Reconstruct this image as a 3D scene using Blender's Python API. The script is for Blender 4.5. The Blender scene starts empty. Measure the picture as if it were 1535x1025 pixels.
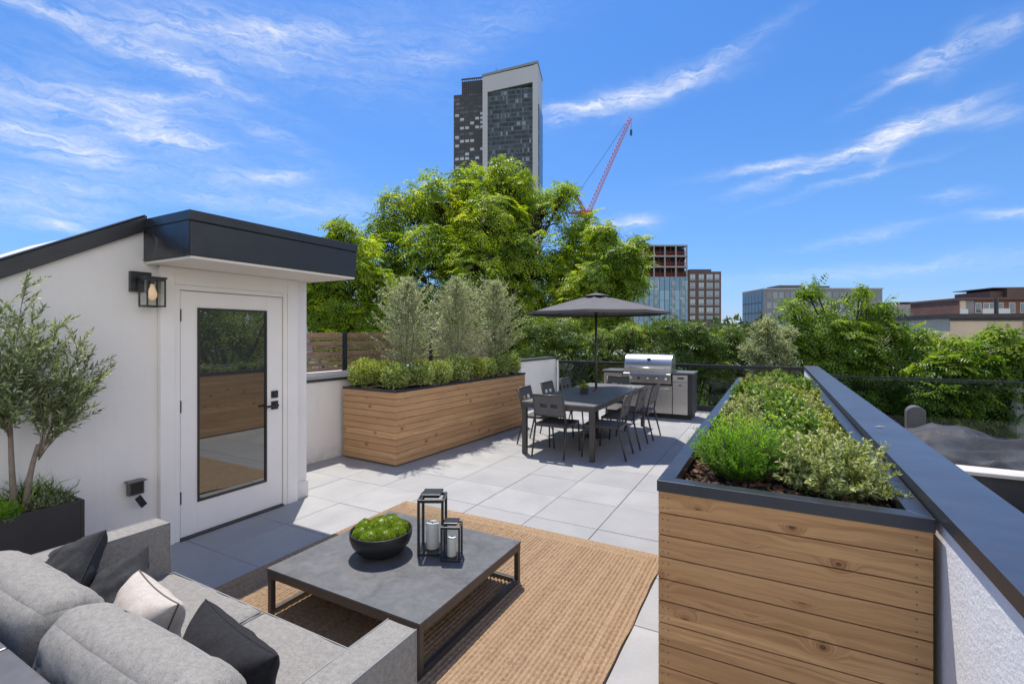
import bpy, math, random
import numpy as np
from mathutils import Vector, Matrix, noise as mnoise
R = math.radians
PI = math.pi
random.seed(7)
rng = np.random.default_rng(11)
scene = bpy.context.scene
COL = scene.collection

# ------------------------------------------------------------------ camera
YAW = 28.5
EYE = 1.70
cam_d = bpy.data.cameras.new("camera")
cam = bpy.data.objects.new("camera", cam_d)
COL.objects.link(cam)
cam.location = (0, 0, EYE)
cam.rotation_euler = (R(90), 0, R(YAW))
cam_d.sensor_width = 36.0
cam_d.sensor_fit = 'HORIZONTAL'
cam_d.lens = 720 / 1535 * 36.0
cam_d.shift_y = -12.5 / 1535
cam_d.clip_start = 0.05
cam_d.clip_end = 6000
scene.camera = cam
FW = Vector((-math.sin(R(YAW)), math.cos(R(YAW)), 0))
RT = Vector((math.cos(R(YAW)), math.sin(R(YAW)), 0))


def W(px, py, d):
    """plan helper: a photo pixel at a given forward distance, as a point in metres"""
    l = (px - 767.5) / 720 * d
    v = FW * d + RT * l
    return Vector((v.x, v.y, EYE - (py - 500) / 720 * d))


# ------------------------------------------------------------------ render look
scene.view_settings.view_transform = 'Standard'
scene.view_settings.look = 'None'
scene.view_settings.gamma = 1.0
scene.view_settings.exposure = 0.42
scene.cycles.use_denoising = True
scene.cycles.max_bounces = 10
scene.cycles.transparent_max_bounces = 16
scene.cycles.transmission_bounces = 8
scene.cycles.caustics_reflective = False
scene.cycles.caustics_refractive = False
scene.cycles.sample_clamp_indirect = 8.0

# ------------------------------------------------------------------ sun
SUN = Vector((-0.26, 0.275, 1.0)).normalized()
sun_d = bpy.data.lights.new("sun", 'SUN')
sun_d.energy = 4.3
sun_d.angle = R(0.53)
sun_d.color = (1.0, 0.935, 0.85)
sun = bpy.data.objects.new("sun", sun_d)
COL.objects.link(sun)
sun.rotation_euler = SUN.to_track_quat('Z', 'Y').to_euler()

# ------------------------------------------------------------------ world: sky with cirrus
world = bpy.data.worlds.new("World")
scene.world = world
world.use_nodes = True
wn, wl = world.node_tree.nodes, world.node_tree.links
wn.clear()


class NB:
    """tiny node helper"""
    def __init__(s, tree):
        s.t = tree; s.n = tree.nodes; s.l = tree.links

    def new(s, typ, **kw):
        n = s.n.new(typ)
        for k, v in kw.items():
            setattr(n, k, v)
        return n

    def put(s, sock, v):
        if isinstance(v, bpy.types.NodeSocket):
            s.l.new(v, sock)
        elif v is not None:
            sock.default_value = v

    def math(s, op, a, b=None, c=None, clamp=False):
        n = s.new('ShaderNodeMath', operation=op, use_clamp=clamp)
        s.put(n.inputs[0], a)
        if b is not None: s.put(n.inputs[1], b)
        if c is not None: s.put(n.inputs[2], c)
        return n.outputs[0]

    def vmath(s, op, a, b=None, scale=None):
        n = s.new('ShaderNodeVectorMath', operation=op)
        s.put(n.inputs[0], a)
        if b is not None: s.put(n.inputs[1], b)
        if scale is not None: s.put(n.inputs['Scale'], scale)
        return n.outputs['Value'] if op in ('DOT_PRODUCT', 'LENGTH', 'DISTANCE') else n.outputs['Vector']

    def comb(s, x, y, z):
        n = s.new('ShaderNodeCombineXYZ')
        s.put(n.inputs[0], x); s.put(n.inputs[1], y); s.put(n.inputs[2], z)
        return n.outputs[0]

    def sep(s, v):
        n = s.new('ShaderNodeSeparateXYZ')
        s.put(n.inputs[0], v)
        return n.outputs

    def noise(s, vec=None, scale=5.0, detail=3.0, rough=0.5, dist=0.0, dim='3D', out=0):
        n = s.new('ShaderNodeTexNoise', noise_dimensions=dim)
        if vec is not None: s.put(n.inputs['Vector'], vec)
        n.inputs['Scale'].default_value = scale
        n.inputs['Detail'].default_value = detail
        n.inputs['Roughness'].default_value = rough
        n.inputs['Distortion'].default_value = dist
        return n.outputs[out]

    def ramp(s, fac, stops, interp='LINEAR'):
        n = s.new('ShaderNodeValToRGB')
        e = n.color_ramp.elements
        n.color_ramp.interpolation = interp
        while len(e) < len(stops): e.new(0.5)
        for i, (p, c) in enumerate(stops):
            e[i].position = p
            e[i].color = (c[0], c[1], c[2], 1) if not isinstance(c, (int, float)) else (c, c, c, 1)
        s.put(n.inputs[0], fac)
        return n.outputs[0]

    def mix(s, fac, a, b, mode='MIX'):
        n = s.new('ShaderNodeMix', data_type='RGBA', blend_type=mode)
        s.put(n.inputs[0], fac)
        for sock, v in ((n.inputs[6], a), (n.inputs[7], b)):
            if isinstance(v, tuple) and len(v) == 3: v = (*v, 1)
            s.put(sock, v)
        return n.outputs[2]

    def maprange(s, v, a, b, c=0.0, d=1.0, smooth=False):
        n = s.new('ShaderNodeMapRange')
        if smooth: n.interpolation_type = 'SMOOTHSTEP'
        s.put(n.inputs[0], v)
        n.inputs[1].default_value = a; n.inputs[2].default_value = b
        n.inputs[3].default_value = c; n.inputs[4].default_value = d
        return n.outputs[0]


wb = NB(world.node_tree)
sky = wb.new('ShaderNodeTexSky', sky_type='NISHITA')
sky.sun_disc = False
sky.sun_elevation = math.asin(SUN.z)
sky.sun_rotation = math.atan2(SUN.x, SUN.y)
sky.air_density = 1.0
sky.dust_density = 0.3
sky.ozone_density = 2.6
tc = wb.new('ShaderNodeTexCoord')
dirv = wb.vmath('NORMALIZE', tc.outputs['Generated'])
# cirrus streaks: (photo x, y, half length, half thickness, tilt in degrees (up to the right), strength)
CL = [
    (140, 42, 190, 11, -9, .55), (390, 52, 120, 10, 14, .6), (320, 62, 150, 24, 0, .5), (300, 25, 330, 45, -3, .33),
    (560, 45, 200, 38, 14, .26), (700, 60, 120, 20, 25, .18), (286, 105, 34, 7, -6, .7),
    (225, 190, 80, 26, -22, .8), (60, 205, 85, 16, -6, .8), (105, 150, 110, 18, 6, .55), (245, 210, 60, 7, 3, .75),
    (110, 238, 60, 11, 4, .5), (270, 145, 70, 6, 14, .4), (60, 285, 105, 26, 14, .85), (90, 322, 60, 16, 8, .4), (90, 338, 35, 5, 0, .5),
    (180, 170, 200, 60, 0, .28), (400, 268, 66, 9, 10, .62), (480, 310, 70, 16, 8, .42), (330, 298, 65, 9, 2, .4), (400, 200, 75, 12, -14, .28),
    (930, 150, 105, 10, 9, .75), (1060, 102, 100, 7, 22, .32), (990, 125, 90, 10, 12, .45), (860, 160, 60, 6, 4, .6),
    (945, 332, 30, 6, 0, .95), (1160, 249, 75, 4.5, 1, .75), (1265, 238, 85, 5, 12, .8), (1325, 208, 32, 11, 28, .85), (1335, 225, 30, 6, 50, .4),
    (1405, 174, 46, 9, 9, .9), (1480, 178, 42, 9, -8, .45), (1160, 268, 55, 4, 12, .4), (1275, 272, 75, 3.5, 9, .5), (1350, 195, 60, 8, 14, .4),
    (1388, 100, 26, 8, 14, .6), (1420, 72, 60, 5, 8, .4), (1345, 122, 50, 5, 22, .4), (1440, 68, 30, 12, 60, .4), (1500, 45, 35, 12, 25, .35),
    (1512, 322, 36, 6, -3, .7), (1290, 355, 60, 6, 6, .4), (1320, 408, 150, 7, 4, .28), (1435, 296, 30, 6, 0, .3), (1150, 415, 120, 6, 2, .2),
    (640, 90, 60, 8, 3, .25), (1500, 395, 70, 6, 2, .18),
]
el_raw = wb.sep(dirv)[2]
# wind-drawn filaments: shared noises bend and fray the streaks; each streak is a soft ellipse on the sky
warp1 = wb.noise(wb.vmath('MULTIPLY', dirv, (5.0, 5.0, 9.0)), 1.0, 4.0, 0.6, 0.4, out=1)
warp2 = wb.noise(wb.vmath('MULTIPLY', dirv, (22.0, 22.0, 46.0)), 1.0, 3.0, 0.6, 0.3, out=1)
wv = wb.vmath('ADD', wb.vmath('SCALE', wb.vmath('SUBTRACT', warp1, (.5, .5, .5)), scale=0.036), wb.vmath('SCALE', wb.vmath('SUBTRACT', warp2, (.5, .5, .5)), scale=0.022))
dwarp = wb.vmath('ADD', dirv, wv)
cls = []
for i, (px, py, hl, ht, tilt, st) in enumerate(CL):
    c = (W(px, py, 1.0) - cam.location).normalized()
    rt = c.cross(Vector((0, 0, 1))).normalized()
    u2 = rt.cross(c).normalized()
    t = R(tilt)
    ax = rt * math.cos(t) + u2 * math.sin(t)
    bx = -rt * math.sin(t) + u2 * math.cos(t)
    cs = c.dot(FW)
    B3 = Matrix((ax, bx, ax.cross(bx))).transposed()
    mp = wb.new('ShaderNodeMapping', vector_type='TEXTURE')
    mp.inputs['Location'].default_value = c
    mp.inputs['Rotation'].default_value = B3.to_euler('XYZ')
    mp.inputs['Scale'].default_value = (hl / 720 * cs * 1.0, (ht * 1.1 + 1.2) / 720 * cs, 0.5)
    wl.new(dwarp, mp.inputs['Vector'])
    r2 = wb.vmath('DOT_PRODUCT', mp.outputs[0], mp.outputs[0])
    g = wb.math('EXPONENT', wb.math('MULTIPLY', r2, -0.85))
    total = wb.math('MULTIPLY_ADD', g, st * (0.6 if ht > 22 else 1.0), 0.0 if i == 0 else total)
fr1 = wb.noise(wb.vmath('MULTIPLY', wb.vmath('ADD', dirv, wb.vmath('SCALE', wv, scale=1.5)), (11.0, 11.0, 85.0)), 1.0, 6.0, 0.68, 0.5)
fr2 = wb.noise(wb.vmath('MULTIPLY', dwarp, (45.0, 45.0, 120.0)), 1.0, 3.0, 0.6, 0.4)
fr = wb.math('MULTIPLY', wb.maprange(fr1, 0.32, 0.66, 0.12, 1.25), wb.maprange(fr2, 0.3, 0.7, 0.75, 1.15))
total = wb.math('MULTIPLY', wb.math('MULTIPLY', total, 0.70), fr)
# unseen bright cloud, added behind the viewer low in the east as fill light
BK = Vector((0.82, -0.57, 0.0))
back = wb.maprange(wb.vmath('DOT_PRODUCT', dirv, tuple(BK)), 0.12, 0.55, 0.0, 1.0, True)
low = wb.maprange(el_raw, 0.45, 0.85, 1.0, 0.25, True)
fill_cloud = wb.maprange(wb.noise(wb.vmath('MULTIPLY', dirv, (2.2, 2.2, 4.0)), 1.0, 5.0, 0.6, 0.5), 0.30, 0.62, 0.45, 1.0)
fill_cover = wb.math('MULTIPLY', wb.math('MULTIPLY', wb.math('MULTIPLY', back, fill_cloud), low), 0.95)
cover = wb.math('MINIMUM', total, 0.92)
sky_col = wb.new('ShaderNodeHueSaturation')
sky_col.inputs['Saturation'].default_value = 1.12
sky_col.inputs['Value'].default_value = 1.0
el_ = wb.sep(dirv)[2]
# thin summer haze: bluer and softer towards the horizon
tint = wb.ramp(wb.maprange(el_, 0.0, 0.62), [(0.0, (0.50, 0.58, 0.90)), (0.12, (0.54, 0.66, 0.96)), (0.40, (0.68, 0.80, 1.0)), (1.0, (0.71, 0.89, 1.15))])
wl.new(wb.mix(1.0, sky.outputs[0], tint, 'MULTIPLY'), sky_col.inputs['Color'])
mixc = wb.mix(fill_cover, wb.mix(cover, sky_col.outputs[0], (5.9, 6.1, 6.5)), (9.6, 9.3, 9.0))
bg = wb.new('ShaderNodeBackground')
bg.inputs['Strength'].default_value = 0.12
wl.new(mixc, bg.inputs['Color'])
world.cycles.sampling_method = 'MANUAL'
world.cycles.sample_map_resolution = 512
wo = wb.new('ShaderNodeOutputWorld')
wl.new(bg.outputs[0], wo.inputs['Surface'])


# ------------------------------------------------------------------ mesh helpers
class MB:
    def __init__(s):
        s.v = []; s.f = []; s.m = []; s.cur = 0

    def add(s, vs, fs, M=None):
        b = len(s.v)
        if M is not None: vs = [M @ Vector(p) for p in vs]
        s.v += [tuple(p) for p in vs]
        s.f += [tuple(i + b for i in f) for f in fs]
        s.m += [s.cur] * len(fs)
        return s

    def box(s, x0, x1, y0, y1, z0, z1, M=None):
        vs = [(x0, y0, z0), (x1, y0, z0), (x1, y1, z0), (x0, y1, z0), (x0, y0, z1), (x1, y0, z1), (x1, y1, z1), (x0, y1, z1)]
        fs = [(3, 2, 1, 0), (4, 5, 6, 7), (0, 1, 5, 4), (1, 2, 6, 5), (2, 3, 7, 6), (3, 0, 4, 7)]
        return s.add(vs, fs, M)

    def prism(s, poly, a0, a1, axis='x', M=None):
        """poly: 2D points; extruded along the axis"""
        n = len(poly)
        def P(p, a):
            return {'x': (a, p[0], p[1]), 'y': (p[0], a, p[1]), 'z': (p[0], p[1], a)}[axis]
        vs = [P(p, a0) for p in poly] + [P(p, a1) for p in poly]
        fs = [tuple(range(n))[::-1], tuple(range(n, 2 * n))]
        fs += [(i, (i + 1) % n, n + (i + 1) % n, n + i) for i in range(n)]
        return s.add(vs, fs, M)

    def lathe(s, prof, seg=24, c=(0, 0, 0), M=None, cap=True):
        vs = []; fs = []
        for r, z in prof:
            for k in range(seg):
                a = 2 * PI * k / seg
                vs.append((c[0] + r * math.cos(a), c[1] + r * math.sin(a), c[2] + z))
        for i in range(len(prof) - 1):
            for k in range(seg):
                a, b = i * seg + k, i * seg + (k + 1) % seg
                fs.append((a, b, b + seg, a + seg))
        if cap:
            fs.append(tuple(range(seg))[::-1])
            fs.append(tuple(range((len(prof) - 1) * seg, len(prof) * seg)))
        return s.add(vs, fs, M)

    def tube(s, pts, rad, seg=8, cap=True, M=None):
        pts = [Vector(p) for p in pts]
        if not hasattr(rad, '__len__'): rad = [rad] * len(pts)
        vs = []; fs = []
        prev = None
        for i, p in enumerate(pts):
            d = (pts[min(i + 1, len(pts) - 1)] - pts[max(i - 1, 0)])
            d = d.normalized() if d.length > 1e-9 else Vector((0, 0, 1))
            if prev is None:
                a = Vector((0, 0, 1)) if abs(d.z) < 0.9 else Vector((1, 0, 0))
                u = d.cross(a).normalized()
            else:
                u = (prev - d * prev.dot(d))
                u = u.normalized() if u.length > 1e-6 else d.orthogonal().normalized()
            prev = u
            w = d.cross(u)
            for k in range(seg):
                t = 2 * PI * k / seg
                vs.append(p + (u * math.cos(t) + w * math.sin(t)) * rad[i])
        for i in range(len(pts) - 1):
            for k in range(seg):
                a, b = i * seg + k, i * seg + (k + 1) % seg
                fs.append((a, b, b + seg, a + seg))
        if cap:
            fs.append(tuple(range(seg))[::-1])
            fs.append(tuple(range((len(pts) - 1) * seg, len(pts) * seg)))
        return s.add(vs, fs, M)

    def beam(s, p0, p1, w, h, up=(0, 0, 1)):
        """rectangular bar between two points"""
        p0, p1 = Vector(p0), Vector(p1)
        d = (p1 - p0).normalized()
        u = d.cross(Vector(up))
        u = u.normalized() if u.length > 1e-6 else d.orthogonal().normalized()
        v = u.cross(d).normalized()
        vs = []
        for p in (p0, p1):
            for a, b in ((-1, -1), (1, -1), (1, 1), (-1, 1)):
                vs.append(p + u * a * w / 2 + v * b * h / 2)
        return s.add(vs, [(3, 2, 1, 0), (4, 5, 6, 7), (0, 1, 5, 4), (1, 2, 6, 5), (2, 3, 7, 6), (3, 0, 4, 7)])

    def build(s, name, mat, parent=None, bevel=0, smooth=False, world=False, seg=2):
        me = bpy.data.meshes.new(name)
        me.from_pydata(s.v, [], s.f)
        for m in (mat if isinstance(mat, (list, tuple)) else [mat]): me.materials.append(m)
        if any(s.m): me.polygons.foreach_set('material_index', s.m)
        if smooth: me.polygons.foreach_set('use_smooth', [True] * len(me.polygons))
        o = bpy.data.objects.new(name, me)
        COL.objects.link(o)
        if parent:
            o.parent = parent
            if world: me.transform(parent.matrix_basis.inverted())
        me.update()
        if bevel:
            b = o.modifiers.new('bevel', 'BEVEL')
            b.width = bevel; b.segments = seg; b.limit_method = 'ANGLE'; b.angle_limit = R(40)
            b.harden_normals = False
        return o


def smooth_by_angle(o, deg=35):
    me = o.data
    me.polygons.foreach_set('use_smooth', [True] * len(me.polygons))
    try:
        me.set_sharp_from_angle(angle=R(deg))
    except Exception:
        pass
    return o


def tag(o, label=None, cat=None, group=None, kind=None):
    if label: o['label'] = label
    if cat: o['category'] = cat
    if group: o['group'] = group
    if kind: o['kind'] = kind
    return o


def thing(name, label, cat, loc=(0, 0, 0), rz=0.0, group=None):
    o = bpy.data.objects.new(name, None)
    o.empty_display_size = 0.2
    COL.objects.link(o)
    o.matrix_basis = Matrix.Translation(loc) @ Matrix.Rotation(rz, 4, 'Z')
    return tag(o, label, cat, group)


def dup(root, loc, rz, label=None):
    c = root.copy(); COL.objects.link(c)
    c.matrix_basis = Matrix.Translation(loc) @ Matrix.Rotation(rz, 4, 'Z')
    if label: c['label'] = label
    def kids(a, b):
        for ch in list(a.children):
            k = ch.copy(); COL.objects.link(k); k.parent = b
            kids(ch, k)
    kids(root, c)
    return c


# ------------------------------------------------------------------ materials
def mat_new(name):
    m = bpy.data.materials.new(name)
    m.use_nodes = True
    nb = NB(m.node_tree)
    nb.n.clear()
    out = nb.new('ShaderNodeOutputMaterial')
    bs = nb.new('ShaderNodeBsdfPrincipled')
    nb.l.new(bs.outputs[0], out.inputs[0])
    return m, nb, bs, out


def obj_co(nb):
    return nb.new('ShaderNodeTexCoord').outputs['Object']


def bump(nb, bs, h, strength=0.3, dist=0.01):
    b = nb.new('ShaderNodeBump')
    b.inputs['Strength'].default_value = strength
    b.inputs['Distance'].default_value = dist
    nb.l.new(h, b.inputs['Height'])
    nb.l.new(b.outputs[0], bs.inputs['Normal'])


def plain(name, col, rough=0.5, metal=0.0, var=0.12, scale=6.0, bmp=0.0, bscale=60.0, spec=0.5, rvar=0.08, bdist=0.004):
    m, nb, bs, out = mat_new(name)
    co = obj_co(nb)
    n = nb.noise(co, scale, 5.0, 0.6)
    a = tuple(c * (1 - var) for c in col); b = tuple(min(1, c * (1 + var)) for c in col)
    nb.l.new(nb.ramp(n, [(0.3, a), (0.7, b)]), bs.inputs['Base Color'])
    n2 = nb.noise(co, scale * 3.1, 4.0, 0.6)
    nb.l.new(nb.maprange(n2, 0.3, 0.7, max(0.02, rough - rvar), min(1, rough + rvar)), bs.inputs['Roughness'])
    bs.inputs['Metallic'].default_value = metal
    bs.inputs['Specular IOR Level'].default_value = spec
    if bmp: bump(nb, bs, nb.noise(co, bscale, 4.0, 0.6), bmp, bdist)
    return m


def wood(name, light, dark, pitch, knots=True, z_off=0.0):
    m, nb, bs, out = mat_new(name)
    co = obj_co(nb)
    x, y, z = nb.sep(co)
    row = nb.math('FLOOR', nb.math('DIVIDE', nb.math('SUBTRACT', z, z_off), pitch))
    u = nb.math('ADD', nb.math('ADD', x, y), nb.math('MULTIPLY', row, 7.31))
    wn_ = nb.new('ShaderNodeTexWhiteNoise', noise_dimensions='1D')
    nb.l.new(row, wn_.inputs['W'])
    rnd = wn_.outputs['Value']
    # knots: sparse cells; the grain flows round them
    kv = nb.comb(nb.math('MULTIPLY', u, 3.6), nb.math('MULTIPLY', z, 3.6 * 1.25), 0.0)
    vo = nb.new('ShaderNodeTexVoronoi', voronoi_dimensions='2D')
    nb.l.new(kv, vo.inputs['Vector']); vo.inputs['Scale'].default_value = 1.0
    dist = vo.outputs['Distance']
    kcol = nb.sep(vo.outputs['Color'])
    pres = nb.math('GREATER_THAN', kcol[0], 0.66)
    near = nb.math('MULTIPLY', nb.math('EXPONENT', nb.math('MULTIPLY', nb.math('MULTIPLY', dist, dist), -38.0)), pres)
    wob = nb.noise(nb.comb(nb.math('MULTIPLY', u, 1.7), nb.math('MULTIPLY', z, 9.0), rnd), 1.0, 3.0, 0.5)
    g = nb.math('ADD', nb.math('MULTIPLY', z, 46.0), nb.math('MULTIPLY', wob, 5.0))
    g = nb.math('ADD', g, nb.math('MULTIPLY', near, 5.5))
    grain = nb.noise(nb.comb(nb.math('MULTIPLY', u, 1.3), g, nb.math('MULTIPLY', rnd, 30.0)), 1.0, 4.0, 0.62)
    fine = nb.noise(nb.comb(nb.math('MULTIPLY', u, 9.0), nb.math('MULTIPLY', g, 7.0), 1.0), 1.0, 3.0, 0.7)
    gg = nb.math('ADD', nb.math('MULTIPLY', grain, 0.75), nb.math('MULTIPLY', fine, 0.25))
    col = nb.ramp(gg, [(0.36, dark), (0.47, tuple(0.45 * a + 0.55 * b for a, b in zip(dark, light))), (0.56, light), (0.75, tuple(min(1, c * 1.1) for c in light))])
    col = nb.mix(nb.maprange(rnd, 0, 1, 0.0, 0.62), col, tuple(c * f for c, f in zip(light, (0.62, 0.55, 0.5))), 'MIX')
    patch = nb.noise(nb.comb(nb.math('MULTIPLY', u, 1.1), nb.math('MULTIPLY', z, 3.0), rnd), 1.6, 4.0, 0.6)
    col = nb.mix(nb.maprange(patch, 0.42, 0.75, 0.0, 0.45), col, (light[0] * 0.72, light[1] * 0.68, light[2] * 0.72))
    if knots:
        core = nb.math('MULTIPLY', nb.maprange(nb.math('ADD', dist, nb.math('MULTIPLY', kcol[1], 0.03)), 0.035, 0.075, 0.9, 0.0, True), pres)
        rw = nb.math('SINE', nb.math('ADD', nb.math('MULTIPLY', dist, 130.0), nb.math('MULTIPLY', wob, 9.0)))
        ring = nb.math('MULTIPLY', nb.math('MULTIPLY', nb.maprange(dist, 0.05, 0.20, 0.75, 0.0, True), pres), nb.maprange(rw, -1.0, 1.0, 0.35, 1.0))
        col = nb.mix(ring, col, (dark[0] * 0.75, dark[1] * 0.6, dark[2] * 0.5))
        col = nb.mix(core, col, (0.10, 0.045, 0.022))
    nb.l.new(col, bs.inputs['Base Color'])
    bs.inputs['Roughness'].default_value = 0.62
    bs.inputs['Specular IOR Level'].default_value = 0.3
    bump(nb, bs, gg, 0.25, 0.004)
    return m


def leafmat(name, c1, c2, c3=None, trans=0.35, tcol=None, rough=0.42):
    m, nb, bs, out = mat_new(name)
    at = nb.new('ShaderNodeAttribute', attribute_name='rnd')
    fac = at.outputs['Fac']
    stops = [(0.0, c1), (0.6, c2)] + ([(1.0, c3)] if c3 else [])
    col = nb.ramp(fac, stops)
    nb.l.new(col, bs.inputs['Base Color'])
    bs.inputs['Roughness'].default_value = rough
    bs.inputs['Specular IOR Level'].default_value = 0.35
    tr = nb.new('ShaderNodeBsdfTranslucent')
    if tcol is None: tcol = (1.9, 1.7, 0.5)
    n = nb.new('ShaderNodeMix', data_type='RGBA', blend_type='MULTIPLY')
    n.inputs[0].default_value = 1.0
    n.clamp_result = False
    nb.l.new(col, n.inputs[6]); n.inputs[7].default_value = (*tcol, 1)
    nb.l.new(n.outputs[2], tr.inputs['Color'])
    mx = nb.new('ShaderNodeMixShader')
    mx.inputs[0].default_value = trans
    nb.l.new(bs.outputs[0], mx.inputs[1]); nb.l.new(tr.outputs[0], mx.inputs[2])
    nb.l.new(mx.outputs[0], out.inputs[0])
    return m


def glassmat(name, tint, refl=0.06, rough=0.01, top=0.8):
    m, nb, bs, out = mat_new(name)
    nb.n.remove(bs)
    tr = nb.new('ShaderNodeBsdfTransparent'); tr.inputs[0].default_value = (*tint, 1)
    gl = nb.new('ShaderNodeBsdfGlossy'); gl.inputs['Roughness'].default_value = rough
    gl.inputs[0].default_value = (0.9, 0.95, 1.0, 1)
    lw = nb.new('ShaderNodeLayerWeight'); lw.inputs[0].default_value = 0.22
    f = nb.maprange(lw.outputs['Fresnel'], 0, 1, refl, top)
    mx = nb.new('ShaderNodeMixShader')
    nb.l.new(f, mx.inputs[0]); nb.l.new(tr.outputs[0], mx.inputs[1]); nb.l.new(gl.outputs[0], mx.inputs[2])
    nb.l.new(mx.outputs[0], out.inputs[0])
    return m


M = {}
M['stucco'] = plain('white_stucco', (0.76, 0.735, 0.70), 0.85, var=0.045, scale=1.6, bmp=0.22, bscale=45, spec=0.2)
def stucco_mat(name, base, bscale, bstr, dist):
    m, nb, bs, out = mat_new(name)
    co = obj_co(nb); x, y, z = nb.sep(co)
    n = nb.noise(co, 1.6, 6.0, 0.62, 0.3)
    col = nb.ramp(n, [(0.3, tuple(c * .94 for c in base)), (0.7, tuple(min(1, c * 1.03) for c in base))])
    st = nb.noise(nb.comb(nb.math('MULTIPLY', x, 9.0), nb.math('MULTIPLY', y, 9.0), nb.math('MULTIPLY', z, 0.5)), 1.0, 5.0, 0.65)
    col = nb.mix(nb.maprange(st, 0.56, 0.80, 0.0, 0.28), col, (base[0] * .74, base[1] * .73, base[2] * .70))
    sp = nb.noise(co, 11.0, 4.0, 0.7)
    low = nb.math('MULTIPLY', nb.maprange(z, 0.0, 0.22, 1.0, 0.0), nb.maprange(sp, 0.38, 0.62, 0.0, 0.5))
    col = nb.mix(low, col, (base[0] * .60, base[1] * .57, base[2] * .53))
    nb.l.new(col, bs.inputs['Base Color'])
    bs.inputs['Roughness'].default_value = 0.88; bs.inputs['Specular IOR Level'].default_value = 0.2
    tr = nb.math('ADD', nb.math('MULTIPLY', nb.noise(co, bscale, 4.0, 0.6), 1.0), nb.math('MULTIPLY', nb.noise(co, 4.0, 3.0, 0.5), 2.2))
    bump(nb, bs, tr, bstr, dist)
    return m
M['stucco'] = stucco_mat('white_stucco_wall', (0.82, 0.795, 0.765), 55, 0.35, 0.005)
M['trimwhite'] = plain('white_trim', (0.85, 0.825, 0.795), 0.5, var=0.03, scale=3, bmp=0.05, bscale=20, spec=0.4)
M['cream'] = plain('cream_soffit', (0.80, 0.76, 0.70), 0.6, var=0.04, scale=3, spec=0.3)
M['blackmetal'] = plain('black_coated_metal', (0.020, 0.023, 0.028), 0.34, metal=0.0, var=0.15, scale=3, bmp=0.06, bscale=2.5, spec=0.55, bdist=0.03)
M['coping'] = plain('dark_coping_metal', (0.125, 0.135, 0.158), 0.37, metal=0.85, var=0.13, scale=3.5, bmp=0.03, bscale=3, spec=0.6, rvar=0.04, bdist=0.02)
M['rimmetal'] = plain('dark_rim_metal', (0.058, 0.062, 0.072), 0.36, metal=0.7, var=0.12, scale=4, bmp=0.04, bscale=4, spec=0.5, bdist=0.01)
M['darkmetal'] = plain('charcoal_powder_coat', (0.050, 0.048, 0.046), 0.48, var=0.1, scale=9, spec=0.5)
M['frame'] = plain('brown_grey_frame', (0.060, 0.054, 0.050), 0.42, var=0.1, scale=8, spec=0.5)
M['sling'] = plain('grey_sling', (0.11, 0.11, 0.115), 0.75, var=0.1, scale=20, bmp=0.2, bscale=600, spec=0.3)
M['sofametal'] = plain('sofa_metal', (0.13, 0.13, 0.14), 0.38, metal=0.3, var=0.08, scale=5, spec=0.5)
M['pot'] = plain('matt_black_pot', (0.030, 0.030, 0.032), 0.55, var=0.15, scale=4, bmp=0.05, bscale=40)
M['bowl'] = plain('black_bowl', (0.018, 0.019, 0.021), 0.42, var=0.12, scale=10, spec=0.5)
M['wax'] = plain('wax', (0.86, 0.83, 0.76), 0.5, var=0.02, spec=0.4)
M['wick'] = plain('wick', (0.02, 0.02, 0.02), 0.9)
M['brushed'] = None
M['canvas'] = plain('grey_canvas', (0.128, 0.126, 0.130), 0.85, var=0.06, scale=3, bmp=0.15, bscale=300, spec=0.2)
M['bluecanvas'] = plain('blue_grey_canvas', (0.38, 0.42, 0.50), 0.85, var=0.08, scale=5, bmp=0.2, bscale=20)
M['bark'] = plain('bark', (0.13, 0.10, 0.075), 0.9, var=0.35, scale=9, bmp=0.6, bscale=30, spec=0.15)
M['darkbark'] = plain('dark_bark', (0.055, 0.043, 0.033), 0.9, var=0.35, scale=4, bmp=0.5, bscale=12, spec=0.15)
M['olivebark'] = plain('olive_bark', (0.22, 0.18, 0.14), 0.85, var=0.3, scale=18, bmp=0.5, bscale=70, spec=0.2, bdist=0.003)
M['soil'] = plain('dark_soil', (0.045, 0.030, 0.022), 0.95, var=0.5, scale=40, bmp=0.8, bscale=90, spec=0.1)
M['chip'] = plain('wood_chip', (0.17, 0.095, 0.062), 0.9, var=0.6, scale=26, spec=0.15)
M['joint'] = plain('dark_joint', (0.05, 0.05, 0.05), 0.95)
M['membrane'] = plain('roof_membrane', (0.62, 0.60, 0.57), 0.8, var=0.1, scale=3, bmp=0.2, bscale=5, bdist=0.02)
M['plastic'] = plain('grey_plastic', (0.10, 0.095, 0.10), 0.6, var=0.1)
M['steelrail'] = plain('rail_metal', (0.02, 0.021, 0.023), 0.3, var=0.1, metal=0.4)
M['fencewood'] = plain('composite_slat', (0.36, 0.215, 0.15), 0.6, var=0.25, scale=5, bmp=0.15, bscale=30)
M['concrete'] = plain('weathered_concrete', (0.42, 0.40, 0.37), 0.85, var=0.15, scale=2, bmp=0.2, bscale=12)
M['roofing'] = plain('dark_roofing', (0.035, 0.036, 0.040), 0.7, var=0.3, scale=2, bmp=0.3, bscale=10)
M['tarp'] = plain('grey_tarp', (0.034, 0.036, 0.042), 0.68, var=0.25, scale=3, bmp=0.7, bscale=7, spec=0.35, bdist=0.03)
M['palebrick'] = plain('pale_plank', (0.50, 0.47, 0.44), 0.7, var=0.12, scale=4)
M['doorglass'] = None

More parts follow.
